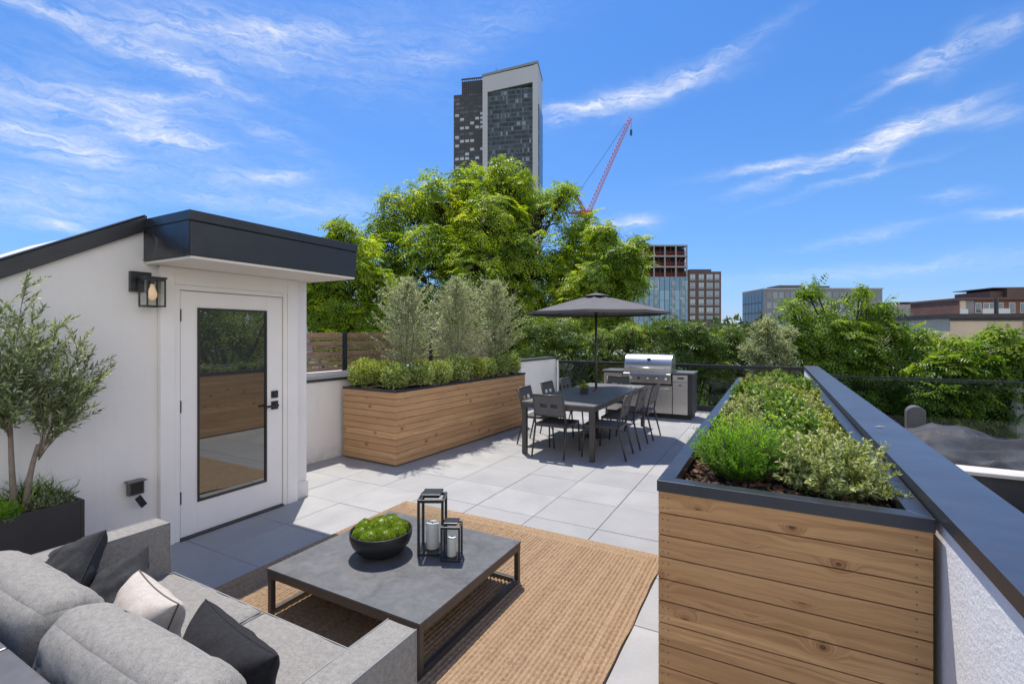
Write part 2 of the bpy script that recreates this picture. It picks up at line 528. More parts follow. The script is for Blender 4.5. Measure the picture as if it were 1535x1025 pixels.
m, nb, bs, out = mat_new('brushed_steel')
co = obj_co(nb)
x, y, z = nb.sep(co)
n = nb.noise(nb.comb(nb.math('MULTIPLY', x, 3.0), nb.math('MULTIPLY', y, 3.0), nb.math('MULTIPLY', z, 260.0)), 1.0, 3.0, 0.6)
nb.l.new(nb.ramp(n, [(0.3, (0.50, 0.49, 0.47)), (0.7, (0.66, 0.64, 0.62))]), bs.inputs['Base Color'])
bs.inputs['Metallic'].default_value = 1.0
nb.l.new(nb.maprange(n, 0.2, 0.8, 0.24, 0.40), bs.inputs['Roughness'])
M['brushed'] = m

m, nb, bs, out = mat_new('dark_reflective_glass')
bs.inputs['Base Color'].default_value = (0.012, 0.014, 0.013, 1)
bs.inputs['Roughness'].default_value = 0.5
gl = nb.new('ShaderNodeBsdfGlossy'); gl.inputs['Roughness'].default_value = 0.012; gl.inputs[0].default_value = (0.9, 0.93, 0.9, 1)
lw = nb.new('ShaderNodeLayerWeight'); lw.inputs[0].default_value = 0.4
mx = nb.new('ShaderNodeMixShader')
nb.l.new(nb.maprange(lw.outputs['Fresnel'], 0, 1, 0.17, 0.9), mx.inputs[0])
nb.l.new(bs.outputs[0], mx.inputs[1]); nb.l.new(gl.outputs[0], mx.inputs[2]); nb.l.new(mx.outputs[0], out.inputs[0])
M['doorglass'] = m

M['glass'] = glassmat('clear_glass', (0.96, 0.97, 0.965), 0.012, top=0.35)
M['smokeglass'] = glassmat('smoked_rail_glass', (0.80, 0.83, 0.82), 0.008, top=0.5)

# fabric
def fabric(name, a, b, bscale=420):
    m, nb, bs, out = mat_new(name)
    co = obj_co(nb)
    n1 = nb.noise(co, 260, 2.0, 0.7)
    n2 = nb.noise(co, 55, 4.0, 0.7)
    s = nb.math('ADD', nb.math('MULTIPLY', n1, 0.55), nb.math('MULTIPLY', n2, 0.45))
    nb.l.new(nb.ramp(s, [(0.36, a), (0.64, b)]), bs.inputs['Base Color'])
    bs.inputs['Roughness'].default_value = 0.95
    bs.inputs['Specular IOR Level'].default_value = 0.15
    bs.inputs['Sheen Weight'].default_value = 0.05
    fold = nb.noise(co, 7, 3.0, 0.55)
    w = nb.new('ShaderNodeTexWave'); w.inputs['Scale'].default_value = 160; w.inputs['Distortion'].default_value = 2
    nb.l.new(co, w.inputs['Vector'])
    h = nb.math('ADD', nb.math('MULTIPLY', n1, 0.10), nb.math('MULTIPLY', fold, 1.2))
    h = nb.math('ADD', h, nb.math('MULTIPLY', w.outputs['Fac'], 0.05))
    bump(nb, bs, h, 0.5, 0.012)
    return m
M['fabric'] = fabric('heather_grey_fabric', (0.175, 0.166, 0.152), (0.325, 0.312, 0.290))
M['charcoal'] = fabric('charcoal_fabric', (0.030, 0.031, 0.034), (0.058, 0.059, 0.062))
M['blackfab'] = fabric('black_fabric', (0.013, 0.013, 0.015), (0.030, 0.030, 0.032))
M['beige'] = fabric('beige_linen', (0.40, 0.355, 0.315), (0.54, 0.49, 0.44))
M['piping'] = plain('dark_piping', (0.10, 0.10, 0.10), 0.9)
M['greypiping'] = plain('grey_piping', (0.26, 0.26, 0.255), 0.9)

# concrete tiles: every tile carries its own tone in the attribute rnd
m, nb, bs, out = mat_new('porcelain_tile')
co = obj_co(nb)
at = nb.new('ShaderNodeAttribute', attribute_name='rnd')
n = nb.noise(nb.vmath('ADD', co, nb.comb(nb.math('MULTIPLY', at.outputs['Fac'], 40.0), 0.0, 0.0)), 2.2, 7.0, 0.62, 0.4)
n2 = nb.noise(co, 42, 4.0, 0.6)
col = nb.ramp(n, [(0.3, (0.300, 0.300, 0.298)), (0.7, (0.385, 0.382, 0.375))])
col = nb.mix(nb.maprange(at.outputs['Fac'], 0, 1, 0.0, 0.60), col, (0.275, 0.28, 0.285))
col = nb.mix(nb.maprange(n2, 0.5, 0.8, 0.0, 0.35), col, (0.24, 0.245, 0.25))
st = nb.noise(co, 0.8, 6.0, 0.7, 1.0)
col = nb.mix(nb.maprange(st, 0.56, 0.78, 0.0, 0.4), col, (0.25, 0.245, 0.24))
nb.l.new(col, bs.inputs['Base Color'])
nb.l.new(nb.maprange(n, 0.3, 0.7, 0.5, 0.72), bs.inputs['Roughness'])
bs.inputs['Specular IOR Level'].default_value = 0.35
bump(nb, bs, n2, 0.12, 0.002)
M['tile'] = m

# slate-look table tops
def slate(name, a, b, sp=0.4):
    m, nb, bs, out = mat_new(name)
    co = obj_co(nb)
    n = nb.noise(co, 5.0, 8.0, 0.66, 0.8)
    n2 = nb.noise(co, 28.0, 5.0, 0.7)
    s = nb.math('ADD', nb.math('MULTIPLY', n, 0.7), nb.math('MULTIPLY', n2, 0.3))
    nb.l.new(nb.ramp(s, [(0.34, a), (0.66, b)]), bs.inputs['Base Color'])
    nb.l.new(nb.maprange(n2, 0.3, 0.7, 0.42, 0.62), bs.inputs['Roughness'])
    bs.inputs['Specular IOR Level'].default_value = sp
    bump(nb, bs, s, 0.12, 0.003)
    return m
M['slate'] = slate('dark_slate', (0.070, 0.073, 0.078), (0.135, 0.138, 0.142))
M['slate2'] = slate('grey_table_slate', (0.10, 0.10, 0.105), (0.17, 0.168, 0.168))

# jute
m, nb, bs, out = mat_new('jute')
co = obj_co(nb)
x, y, z = nb.sep(co)
at = nb.new('ShaderNodeAttribute', attribute_name='rnd')
f1 = nb.noise(nb.comb(nb.math('MULTIPLY', x, 120.0), nb.math('MULTIPLY', y, 60.0), 0.0), 1.0, 4.0, 0.7)
f2 = nb.noise(co, 2.0, 4.0, 0.6)
s = nb.math('ADD', nb.math('MULTIPLY', f1, 0.6), nb.math('MULTIPLY', at.outputs['Fac'], 0.4))
col = nb.ramp(s, [(0.22, (0.13, 0.080, 0.045)), (0.48, (0.30, 0.205, 0.125)), (0.78, (0.44, 0.325, 0.215))])
col = nb.mix(nb.maprange(f2, 0.4, 0.7, 0.0, 0.35), col, (0.31, 0.22, 0.14))
nb.l.new(col, bs.inputs['Base Color'])
bs.inputs['Roughness'].default_value = 0.95
bs.inputs['Specular IOR Level'].default_value = 0.1
bump(nb, bs, f1, 0.5, 0.004)
M['jute'] = m

WL, WD = (0.64, 0.375, 0.160), (0.34, 0.170, 0.066)
M['wood_near'] = wood('cedar_wide_board', WL, WD, 0.0955)
M['wood_far'] = wood('cedar_narrow_board', (0.64, 0.40, 0.205), (0.38, 0.21, 0.10), 0.086)

# leaves
LM = {
    'main': leafmat('leaf_sunny_green', (0.05, 0.11, 0.008), (0.26, 0.38, 0.020), (0.68, 0.70, 0.05), 0.46, (1.65, 1.6, 0.5)),
    'main2': leafmat('leaf_fresh_green', (0.05, 0.11, 0.012), (0.20, 0.31, 0.024), (0.50, 0.55, 0.06), 0.42, (2.0, 1.9, 0.5)),
    'sumac': leafmat('leaf_sumac', (0.035, 0.085, 0.014), (0.15, 0.26, 0.028), (0.42, 0.50, 0.09), 0.40, (1.9, 1.8, 0.5)),
    'hedge': leafmat('leaf_hedge', (0.026, 0.062, 0.013), (0.11, 0.19, 0.030), (0.36, 0.45, 0.12), 0.34, (1.8, 1.7, 0.5)),
    'silver': leafmat('leaf_silver', (0.20, 0.24, 0.12), (0.46, 0.50, 0.28), (0.82, 0.84, 0.56), 0.36, (1.2, 1.25, 0.8)),
    'olive': leafmat('leaf_olive', (0.10, 0.14, 0.055), (0.24, 0.29, 0.13), (0.52, 0.55, 0.36), 0.28, (1.3, 1.4, 0.7)),
    'lime': leafmat('leaf_lime', (0.14, 0.21, 0.035), (0.33, 0.41, 0.08), (0.62, 0.64, 0.24), 0.32, (1.5, 1.4, 0.5)),
    'ball': leafmat('leaf_ball_shrub', (0.14, 0.20, 0.04), (0.34, 0.43, 0.12), (0.64, 0.68, 0.34), 0.32, (1.4, 1.4, 0.6)),
    'feather': leafmat('leaf_feather_green', (0.09, 0.23, 0.012), (0.22, 0.44, 0.028), (0.50, 0.66, 0.06), 0.42, (1.6, 1.6, 0.5)),
    'variegated': leafmat('leaf_variegated', (0.15, 0.20, 0.05), (0.36, 0.42, 0.14), (0.72, 0.72, 0.40), 0.30, (1.3, 1.3, 0.6)),
    'glossy': leafmat('leaf_glossy', (0.05, 0.11, 0.022), (0.16, 0.27, 0.048), (0.38, 0.48, 0.13), 0.32, (1.7, 1.7, 0.5), 0.32),
    'moss': leafmat('moss', (0.14, 0.24, 0.010), (0.26, 0.38, 0.015), (0.42, 0.52, 0.05), 0.2, (1.4, 1.3, 0.4), 0.7),
    'far': leafmat('leaf_far', (0.035, 0.070, 0.018), (0.075, 0.120, 0.030), (0.13, 0.17, 0.05), 0.25, (1.7, 1.6, 0.6)),
}


# ------------------------------------------------------------------ leaves
def unit(a):
    return a / np.maximum(np.linalg.norm(a, axis=-1, keepdims=True), 1e-9)


def leaf_mesh(name, base, d, nrm, L, Wd, mat, parent=None, shape='kite', rnd=None, world=False, fold=0.25, curl=0.15):
    base = np.asarray(base, float); d = unit(np.asarray(d, float)); nrm = np.asarray(nrm, float)
    N = len(base)
    L = np.broadcast_to(np.asarray(L, float), (N,))[:, None]; Wd = np.broadcast_to(np.asarray(Wd, float), (N,))[:, None]
    side = unit(np.cross(d, nrm)); up = unit(np.cross(side, d))
    if rnd is None: rnd = rng.random(N)
    if shape == 'kite':
        P = np.stack([base, base + d * L * 0.42 - side * Wd * 0.5 + up * Wd * fold,
                      base + d * L - up * L * curl, base + d * L * 0.42 + side * Wd * 0.5 + up * Wd * fold], 1)
        F = np.array([[0, 2, 1], [0, 3, 2]]); k = 4
    else:
        c1 = base + d * L * 0.35 + up * L * curl * 0.3; c2 = base + d * L * 0.7 + up * L * curl * 0.15
        P = np.stack([base,
                      c1 - side * Wd * 0.5 + up * Wd * fold, c1 + side * Wd * 0.5 + up * Wd * fold,
                      c2 - side * Wd * 0.36 + up * Wd * fold * .8, c2 + side * Wd * 0.36 + up * Wd * fold * .8,
                      base + d * L - up * L * curl * 0.5, c1, c2], 1)
        F = np.array([[0, 6, 1], [0, 2, 6], [1, 6, 3], [6, 7, 3], [6, 2, 4], [6, 4, 7], [3, 7, 5], [7, 4, 5]]); k = 8
    V = P.reshape(-1, 3)
    if world and parent is not None:
        Mi = np.array(parent.matrix_basis.inverted())
        V = V @ Mi[:3, :3].T + Mi[:3, 3]
    faces = (np.arange(N)[:, None, None] * k + F[None]).reshape(-1, 3)
    me = bpy.data.meshes.new(name)
    nf = len(faces)
    me.vertices.add(len(V)); me.vertices.foreach_set('co', V.astype(np.float32).ravel())
    me.loops.add(nf * 3); me.loops.foreach_set('vertex_index', faces.astype(np.int32).ravel())
    me.polygons.add(nf)
    me.polygons.foreach_set('loop_start', np.arange(0, nf * 3, 3, dtype=np.int32))
    me.polygons.foreach_set('loop_total', np.full(nf, 3, dtype=np.int32))
    me.update(calc_edges=True)
    at = me.attributes.new('rnd', 'FLOAT', 'POINT')
    at.data.foreach_set('value', np.repeat(np.clip(rnd, 0, 1), k).astype(np.float32))
    me.materials.append(mat)
    if shape != 'kite': me.polygons.foreach_set('use_smooth', [True] * nf)
    o = bpy.data.objects.new(name, me)
    COL.objects.link(o)
    if parent: o.parent = parent
    return o


def stick_mesh(name, p0, p1, r0, r1, mat, parent=None, world=False, extra=None):
    """many thin three-sided twigs, plus MB geometry given in extra, as one branch mesh"""
    p0 = np.asarray(p0, float).reshape(-1, 3); p1 = np.asarray(p1, float).reshape(-1, 3); N = len(p0)
    r0 = np.broadcast_to(np.asarray(r0, float), (N,))[:, None]; r1 = np.broadcast_to(np.asarray(r1, float), (N,))[:, None]
    d = unit(p1 - p0)
    a = np.where(np.abs(d[:, 2:3]) < 0.9, np.array([[0, 0, 1.0]]), np.array([[1.0, 0, 0]]))
    u = unit(np.cross(d, a)); w = np.cross(d, u)
    mb = MB()
    V = []
    for k in range(3):
        t = 2 * PI * k / 3
        V.append(p0 + (u * math.cos(t) + w * math.sin(t)) * r0)
    for k in range(3):
        t = 2 * PI * k / 3
        V.append(p1 + (u * math.cos(t) + w * math.sin(t)) * r1)
    V = np.stack(V, 1).reshape(-1, 3)
    mb.v = [tuple(x) for x in V]
    F = [(0, 1, 4, 3), (1, 2, 5, 4), (2, 0, 3, 5)]
    mb.f = [tuple(j + i * 6 for j in f) for i in range(N) for f in F]
    mb.m = [0] * len(mb.f)
    if extra:
        mb.add(extra.v, extra.f)
    return mb.build(name, mat, parent, smooth=True, world=world)


def rand_dirs(n, zmin=-1.0, zmax=1.0):
    z = rng.uniform(zmin, zmax, n); a = rng.uniform(0, 2 * PI, n); r = np.sqrt(1 - z * z)
    return np.stack([r * np.cos(a), r * np.sin(a), z], 1)


# a rosette of pinnate leaves (ailanthus / sumac / locust look)
def rosette(nleaf=7, pairs=6, length=0.5, lw=0.11, droop=0.55, seed=0):
    g = np.random.default_rng(seed)
    B, D, N, L, Wd, Rn = [], [], [], [], [], []
    for i in range(nleaf):
        az = 2 * PI * (i + g.uniform(-.3, .3)) / nleaf
        el = g.uniform(-0.1, 0.85)
        ln = length * g.uniform(.7, 1.15)
        h = np.array([math.cos(az), math.sin(az), 0]); s = np.array([-math.sin(az), math.cos(az), 0])
        t0 = g.random()
        for k in range(pairs):
            t = (k + 0.8) / pairs
            p = h * ln * t * math.cos(el * (1 - t * .5)) + np.array([0, 0, 1]) * ln * (t * math.sin(el) - droop * t * t)
            tang = unit(h * math.cos(el) + np.array([0, 0, 1]) * (math.sin(el) - 2 * droop * t))
            for sg in (-1, 1):
                B.append(p); D.append(unit(s * sg + tang * 0.55 - np.array([0, 0, 0.25])))
                N.append(np.cross(s, tang) * -1 + g.normal(0, .25, 3)); f = (1 - 0.45 * abs(2 * t - 1))
                L.append(lw * f * g.uniform(.85, 1.2)); Wd.append(lw * 0.42 * f)
                Rn.append(t0)
    return [np.array(q, float) for q in (B, D, N, L, Wd, Rn)]


def make_tree(name, label, cat, base, lobes, n_cl, mat, group=None, bark='darkbark', leaf=0.12, ln=0.5, pairs=6, nleaf=7,
              trunk_r=0.22, fork=0.45, depth=1.0, inner=0.30, tone=None):
    """lobes: (Vector centre, radius)"""
    t = thing(name, label, cat, base, 0, group)
    base = Vector(base)
    cs = np.array([list(c) for c, r in lobes]); rs = np.array([r for c, r in lobes])
    cen = Vector(cs.mean(0))
    fk = base.lerp(Vector((cen.x, cen.y, cs[:, 2].min())), fork) if fork < 1 else base
    fk = Vector((base.x * .6 + cen.x * .4, base.y * .6 + cen.y * .4, base.z + (cs[:, 2].max() - base.z) * fork))
    trunk = MB()
    pts = [base, base.lerp(fk, .35) + Vector((.12, -.08, 0)), base.lerp(fk, .7) + Vector((-.06, .08, 0)), fk]
    trunk.tube(pts, [trunk_r * 1.25, trunk_r, trunk_r * .85, trunk_r * .7], 10)
    trunk.build('trunk', M[bark], t, smooth=True, world=True)
    w = rs ** 2
    who = rng.choice(len(lobes), n_cl, p=w / w.sum())
    dr = rand_dirs(n_cl, -0.75, 1.0)
    rad = rng.random(n_cl) ** inner
    cp = cs[who] + dr * (rs[who] * rad * (1 + .35 * np.maximum(0, rng.normal(0, .5, n_cl))))[:, None] * np.array([1, 1, 0.85])
    limb = MB()
    tips = []
    for c, r in lobes:
        c = Vector(c)
        start = base.lerp(fk, rng.uniform(.75, 1.0)) if rng.random() < .4 else fk
        mid = start.lerp(c, .5) + Vector((rng.uniform(-.3, .3), rng.uniform(-.3, .3), -0.12 * (c - start).length * rng.uniform(-.5, 1)))
        rr = trunk_r * .5
        limb.tube([start, mid, c], [rr, rr * .55, rr * .2], 6)
        tips.append((mid, c))
    far = np.array([list(tips[k][1]) for k in who]); mids = np.array([list(tips[k][0]) for k in who])
    f = rng.uniform(0.0, .45, n_cl)[:, None]
    st = far * (1 - f) + mids * f
    stick_mesh('branch', st, cp, trunk_r * .10, trunk_r * .035, M[bark], t, world=True, extra=limb)
    B, D, N, L, Wd, Rn = [], [], [], [], [], []
    protos = [rosette(nleaf, pairs, ln, leaf, rng.uniform(.12, .42), s) for s in range(6)]
    which = rng.integers(0, 6, n_cl); az = rng.uniform(0, 2 * PI, n_cl); sc = rng.uniform(.7, 1.2, n_cl)
    out = unit(cp - cs[who]) + rng.normal(0, .3, (n_cl, 3)) + np.array([0, 0, 0.9])
    zc = unit(out); xa = unit(np.cross(zc, rand_dirs(n_cl))); ya = np.cross(zc, xa)
    Rm = np.stack([xa, ya, zc], 2)
    ctone = rng.random(n_cl)
    lt = rng.random(len(lobes))
    for k in range(6):
        idx = np.where(which == k)[0]
        if not len(idx): continue
        b, d, n, l, w_, rn = protos[k]
        r = Rm[idx]
        B.append((np.einsum('cij,lj->cli', r, b) * sc[idx][:, None, None] + cp[idx][:, None]).reshape(-1, 3))
        D.append(np.einsum('cij,lj->cli', r, d).reshape(-1, 3)); N.append(np.einsum('cij,lj->cli', r, n).reshape(-1, 3))
        L.append((sc[idx][:, None] * l[None]).ravel()); Wd.append((sc[idx][:, None] * w_[None]).ravel())
        Rn.append((0.62 * ctone[idx][:, None] + 0.18 * rn[None] + 0.2 * lt[who[idx]][:, None]).ravel())
    B, D, N, L, Wd, Rn = [np.concatenate(q) for q in (B, D, N, L, Wd, Rn)]
    Rn = Rn + rng.normal(0, .06, len(Rn))
    leaf_mesh('crown', B, D, N, L, Wd, mat, t, rnd=Rn, world=True)
    return t


def bush_leaves(c, rad, n, L, Wd, up=0.4, shell=0.35, lower=-0.3, jitter=0.5, squash=0.85, sub=None):
    """leaf arrays for a rounded shrub; sub: number of sub-mounds that break the outline"""
    c = np.array(c, float)
    if sub:
        sd = rand_dirs(sub, -0.1, 1.0) * rad * 0.55
        sr = rng.uniform(.42, .62, sub) * rad
        who = rng.integers(0, sub, n)
        cc = c + sd[who]; rr = sr[who]
    else:
        cc = np.broadcast_to(c, (n, 3)); rr = np.full(n, rad)
    d = rand_dirs(n, lower, 1.0)
    p = cc + d * (rr * rng.random(n) ** shell)[:, None] * np.array([1, 1, squash])
    dd = unit(d + np.array([0, 0, up]) + rng.normal(0, jitter, (n, 3)))
    nn = unit(d + rng.normal(0, .5, (n, 3)) + np.array([0, 0, .3]))
    return p, dd, nn, L * rng.uniform(.6, 1.25, n), Wd * rng.uniform(.7, 1.2, n)


# ================================================================== SETTING
# city ground far below the roof terrace
g = MB(); g.box(-1500, 1500, -800, 2500, -11.0, -10.0)
tag(g.build('ground', plain('city_ground', (0.07, 0.085, 0.05), 0.95, var=0.4, scale=0.05)), kind='structure')

# terrace slab with individually laid porcelain tiles
sl = MB(); sl.box(-6.3, 0.98, -3.0, 11.34, -0.9, -0.030)
tag(sl.build('terrace_slab', M['joint']), kind='structure')
tv, tf, tr_ = [], [], []
PX, PY = 0.6225, 0.610
JX, JY = -1.338, 4.03
tm = MB(); rnds = []
for i in range(-8, 5):
    for j in range(-10, 13):
        x0 = JX + i * PX; y0 = JY + j * PY
        x1, y1 = x0 + PX - 0.005, y0 + PY - 0.005
        if x1 > 0.56 or y1 > 11.5 or x0 < -6.2: 
            x1 = min(x1, 0.56)
            if x0 > 0.5 or y1 > 11.5 or x0 < -6.2: continue
        e = 0.0025; dz = random.uniform(-0.0012, 0.0012)
        vs = [(x0, y0, -.03), (x1, y0, -.03), (x1, y1, -.03), (x0, y1, -.03),
              (x0, y0, dz - e), (x1, y0, dz - e), (x1, y1, dz - e), (x0, y1, dz - e),
              (x0 + e, y0 + e, dz), (x1 - e, y0 + e, dz), (x1 - e, y1 - e, dz), (x0 + e, y1 - e, dz)]
        fs = [(0, 1, 5, 4), (1, 2, 6, 5), (2, 3, 7, 6), (3, 0, 4, 7), (4, 5, 9, 8), (5, 6, 10, 9), (6, 7, 11, 10), (7, 4, 8, 11), (8, 9, 10, 11)]
        tm.add(vs, fs); rnds += [random.random()] * 12
fl = tm.build('tiled_floor', M['tile'])
at = fl.data.attributes.new('rnd', 'FLOAT', 'POINT'); at.data.foreach_set('value', rnds)
tag(fl, kind='structure')

# ------------------------------------------------------------------ stair bulkhead
BX = -4.30
bh = thing('stair_bulkhead', 'white stucco stair bulkhead with a sloped roof and a black metal canopy over its door', 'bulkhead', (BX, 3.40, 0))
S = 0.566
def slope_z(y): return 2.49 + (y - 1.91) * S
b = MB()
b.prism([(-2.4, -.03), (3.40, -.03), (3.40, 2.50), (1.925, 2.50), (-2.4, slope_z(-2.4))], -6.2, BX, 'x')
w_ = b.build('wall', M['stucco'], bh, world=True)
# plinth notch at the corner
b = MB(); b.box(BX - .25, BX + .012, 3.405, 3.415, -.0, .16); b.box(BX + .002, BX + .014, 3.27, 3.41, 0.0, .17)
b.build('corner_plinth', M['stucco'], bh, world=True, bevel=.004)
# roof membrane and ridge
b = MB()
th = 0.10
b.prism([(-2.4, slope_z(-2.4) + .003), (1.90, slope_z(1.90) + .003), (3.44, 2.502), (3.44, 2.52), (1.98, 2.572), (1.86, slope_z(1.86) + .085), (-2.4, slope_z(-2.4) + .085)], -6.35, BX - .05, 'x')
b.build('roof', M['membrane'], bh, world=True)
b = MB()
b.prism([(-2.45, slope_z(-2.45) + .0), (1.925, slope_z(1.925)), (1.925, slope_z(1.925) + .118), (-2.45, slope_z(-2.45) + .118)], BX - .06, BX + .035, 'x')
b.prism([(-2.45, slope_z(-2.45) + .1185), (1.908, slope_z(1.908) + .1185), (1.908, slope_z(1.908) + .130), (-2.45, slope_z(-2.45) + .130)], BX - .10, BX + .048, 'x')
b.build('roof_edge', M['blackmetal'], bh, world=True, bevel=.004)
# canopy box: dented end, two-step fascia
can = MB()
X1, Y0, Y1, Z0, Z1 = -3.65, 1.915, 3.47, 2.262, 2.585
can.box(BX - .1, X1, Y0, Y1, Z0, Z1 - .075)
cn = can.build('canopy', M['blackmetal'], bh, world=True, bevel=.006)
can = MB()
can.box(BX - .12, X1 + .010, Y0 - .010, Y1 + .010, Z1 - .0745, Z1)
can.build('drip_edge', M['blackmetal'], cn, bevel=.006).data.transform(bh.matrix_basis.inverted())
# dent: slightly bowed sheet over the canopy end
dv, df = [], []
nx, nz = 16, 8
for i in range(nx + 1):
    for k in range(nz + 1):
        u, v = i / nx, k / nz
        x = BX + .002 + (X1 - BX - .002) * u
        z = Z0 + .002 + (Z1 - .078 - Z0) * v
        y = Y0 - .004 - .022 * math.sin(PI * u) ** 1.5 * math.sin(PI * v) * (0.6 + .8 * mnoise.noise(Vector((u * 3, v * 3, 2)))) + .012 * math.sin(PI * v) * (u < .3)
        dv.append((x, y, z))
for i in range(nx):
    for k in range(nz):
        a = i * (nz + 1) + k
        df.append((a, a + nz + 1, a + nz + 2, a + 1))
can = MB(); can.add(dv, df)
can.build('end_flashing', M['blackmetal'], cn, smooth=True).data.transform(bh.matrix_basis.inverted())
can = MB(); can.box(BX + .004, X1 - .012, Y0 + .012, Y1 - .012, Z0 - .022, Z0 - .0015)
can.build('soffit', M['cream'], bh, world=True, bevel=.003)
# casing
cs_ = MB()
cs_.box(BX + .001, BX + .050, 2.01, 2.115, 0, 2.238)
cs_.box(BX + .001, BX + .038, 2.1155, 2.158, 0, 2.10)
cs_.box(BX + .001, BX + .050, 3.145, 3.26, 0, 2.238)
cs_.box(BX + .001, BX + .038, 3.102, 3.1445, 0, 2.10)
cs_.box(BX + .001, BX + .047, 2.1155, 3.1445, 2.1005, 2.238)
cs_.box(BX + .001, BX + .034, 2.1585, 3.1015, 2.060, 2.10)
cs_.build('door_frame', M['trimwhite'], bh, world=True, bevel=.003)
sill = MB(); sill.box(BX + .001, BX + .055, 2.16, 3.10, 0.0, .018)
sill.build('threshold', M['frame'], bh, world=True, bevel=.002)
DXF = BX + .028
dr = MB()
ga, gb, gc, gd = 2.30, 2.925, .285, 1.915
dr.box(BX + .002, DXF, 2.165, ga, .022, 2.052)
dr.box(BX + .002, DXF, gb, 3.095, .022, 2.052)
dr.box(BX + .002, DXF - .0008, ga, gb, .022, gc)
dr.box(BX + .002, DXF - .0008, ga, gb, gd, 2.052)
door = dr.build('door', M['trimwhite'], bh, world=True, bevel=.002)
def dpart(mb, name, mat, bev=0, smooth=False):
    o = mb.build(name, mat, door, bevel=bev, smooth=smooth)
    o.data.transform(bh.matrix_basis.inverted()); return o
f_ = MB()
f_.box(DXF - .01, DXF + .008, ga - .004, ga + .012, gc - .004, gd + .004)
f_.box(DXF - .01, DXF + .008, gb - .012, gb + .004, gc - .004, gd + .004)
f_.box(DXF - .01, DXF + .007, ga + .012, gb - .012, gc - .004, gc + .014)
f_.box(DXF - .01, DXF + .007, ga + .012, gb - .012, gd - .012, gd + .004)
dpart(f_, 'glazing_bead', M['frame'] if False else M['blackmetal'])
f_ = MB(); f_.box(DXF - .016, DXF - .004, ga + .01, gb - .01, gc + .01, gd - .01)
dpart(f_, 'glass_pane', M['doorglass'])
f_ = MB(); f_.box(DXF, DXF + .012, 2.975, 3.045, 1.075, 1.145); f_.box(DXF + .012, DXF + .020, 2.990, 3.030, 1.09, 1.13)
dpart(f_, 'deadbolt', M['blackmetal'], .003)
f_ = MB(); f_.box(DXF, DXF + .012, 2.975, 3.045, .965, 1.045)
f_.tube([(DXF + .01, 3.01, 1.005), (DXF + .055, 3.01, 1.005)], .012, 10)
f_.box(DXF + .045, DXF + .060, 2.885, 3.02, .994, 1.016)
dpart(f_, 'handle', M['blackmetal'], .002)
for hz in (.30, 1.05, 1.80):
    f_ = MB(); f_.tube([(DXF + .006, 2.163, hz), (DXF + .006, 2.163, hz + .10)], .007, 8)
    dpart(f_, 'hinge', M['blackmetal'])

# wall lamp
wlp = thing('wall_lamp', 'black box wall lamp with clear glass beside the white door', 'lamp', (BX, 1.93, 1.9))
b = MB(); b.box(BX + .001, BX + .035, 1.815, 1.955, 2.02, 2.175); b.box(BX + .035, BX + .10, 1.90, 1.93, 2.10, 2.125)
b.build('back_plate', M['blackmetal'], wlp, bevel=.003, world=True)
lx0, lx1, ly0, ly1 = BX + .055, BX + .185, 1.855, 1.985
b = MB()
b.box(lx0 - .006, lx1 + .006, ly0 - .006, ly1 + .006, 2.118, 2.132)
b.box(lx0, lx1, ly0, ly1, 2.104, 2.118)
for x_ in (lx0, lx1 - .010):
    for y_ in (ly0, ly1 - .010):
        b.box(x_, x_ + .010, y_, y_ + .010, 1.915, 2.104)
for y_ in (ly0, ly1 - .010): b.box(lx0 + .01, lx1 - .01, y_ + .0005, y_ + .0095, 1.905, 1.917)
for x_ in (lx0, lx1 - .010): b.box(x_, x_ + .010, ly0, ly1, 1.903, 1.915)
b.build('cage', M['blackmetal'], wlp, bevel=.0015, world=True)
b = MB()
b.box(lx0 + .004, lx0 + .006, ly0 + .01, ly1 - .01, 1.917, 2.104); b.box(lx1 - .006, lx1 - .004, ly0 + .01, ly1 - .01, 1.917, 2.104)
b.box(lx0 + .01, lx1 - .01, ly0 + .004, ly0 + .006, 1.917, 2.104); b.box(lx0 + .01, lx1 - .01, ly1 - .006, ly1 - .004, 1.917, 2.104)
b.build('glass', M['glass'], wlp, world=True)
cx_, cy_ = (lx0 + lx1) / 2, (ly0 + ly1) / 2
mB, nbB, bsB, _ = mat_new('warm_bulb_glass')
bsB.inputs['Base Color'].default_value = (0.85, 0.62, 0.42, 1); bsB.inputs['Roughness'].default_value = 0.25
bsB.inputs['Emission Color'].default_value = (1, .62, .35, 1); bsB.inputs['Emission Strength'].default_value = 0.25
b = MB(); b.lathe([(.002, 1.955), (.02, 1.965), (.03, 1.985), (.031, 2.005), (.024, 2.035), (.014, 2.06), (.012, 2.08)], 16, (cx_, cy_, 0))
bl = b.build('bulb', mB, wlp, smooth=True, world=True)
b = MB(); b.lathe([(.016, 2.078), (.016, 2.105)], 12, (cx_, cy_, 0)); b.build('socket', M['blackmetal'], wlp, world=True)

# outlet with its cover hanging open
ob = thing('outdoor_outlet', 'weatherproof wall socket with its cover hanging open, low on the white wall', 'socket', (BX, 1.85, .5))
b = MB(); b.box(BX + .001, BX + .05, 1.80, 1.90, .475, .575); b.build('box', M['sofametal'], ob, bevel=.004, world=True)
b = MB(); b.box(BX + .0505, BX + .053, 1.81, 1.89, .485, .565); b.build('face', M['blackmetal'], ob, world=True)
b = MB(); b.box(BX + .0, BX + .085, 1.785, 1.905, .578, .586); b.build('hood', M['sofametal'], ob, bevel=.002, world=True)
Mf = Matrix.Translation((BX + .075, 1.865, .425)) @ Matrix.Rotation(R(32), 4, 'X') @ Matrix.Rotation(R(12), 4, 'Y')
b = MB(); b.box(-.006, .006, -.022, .022, -.05, .05, Mf); b.build('cover_flap', M['blackmetal'], ob, bevel=.002, world=True)

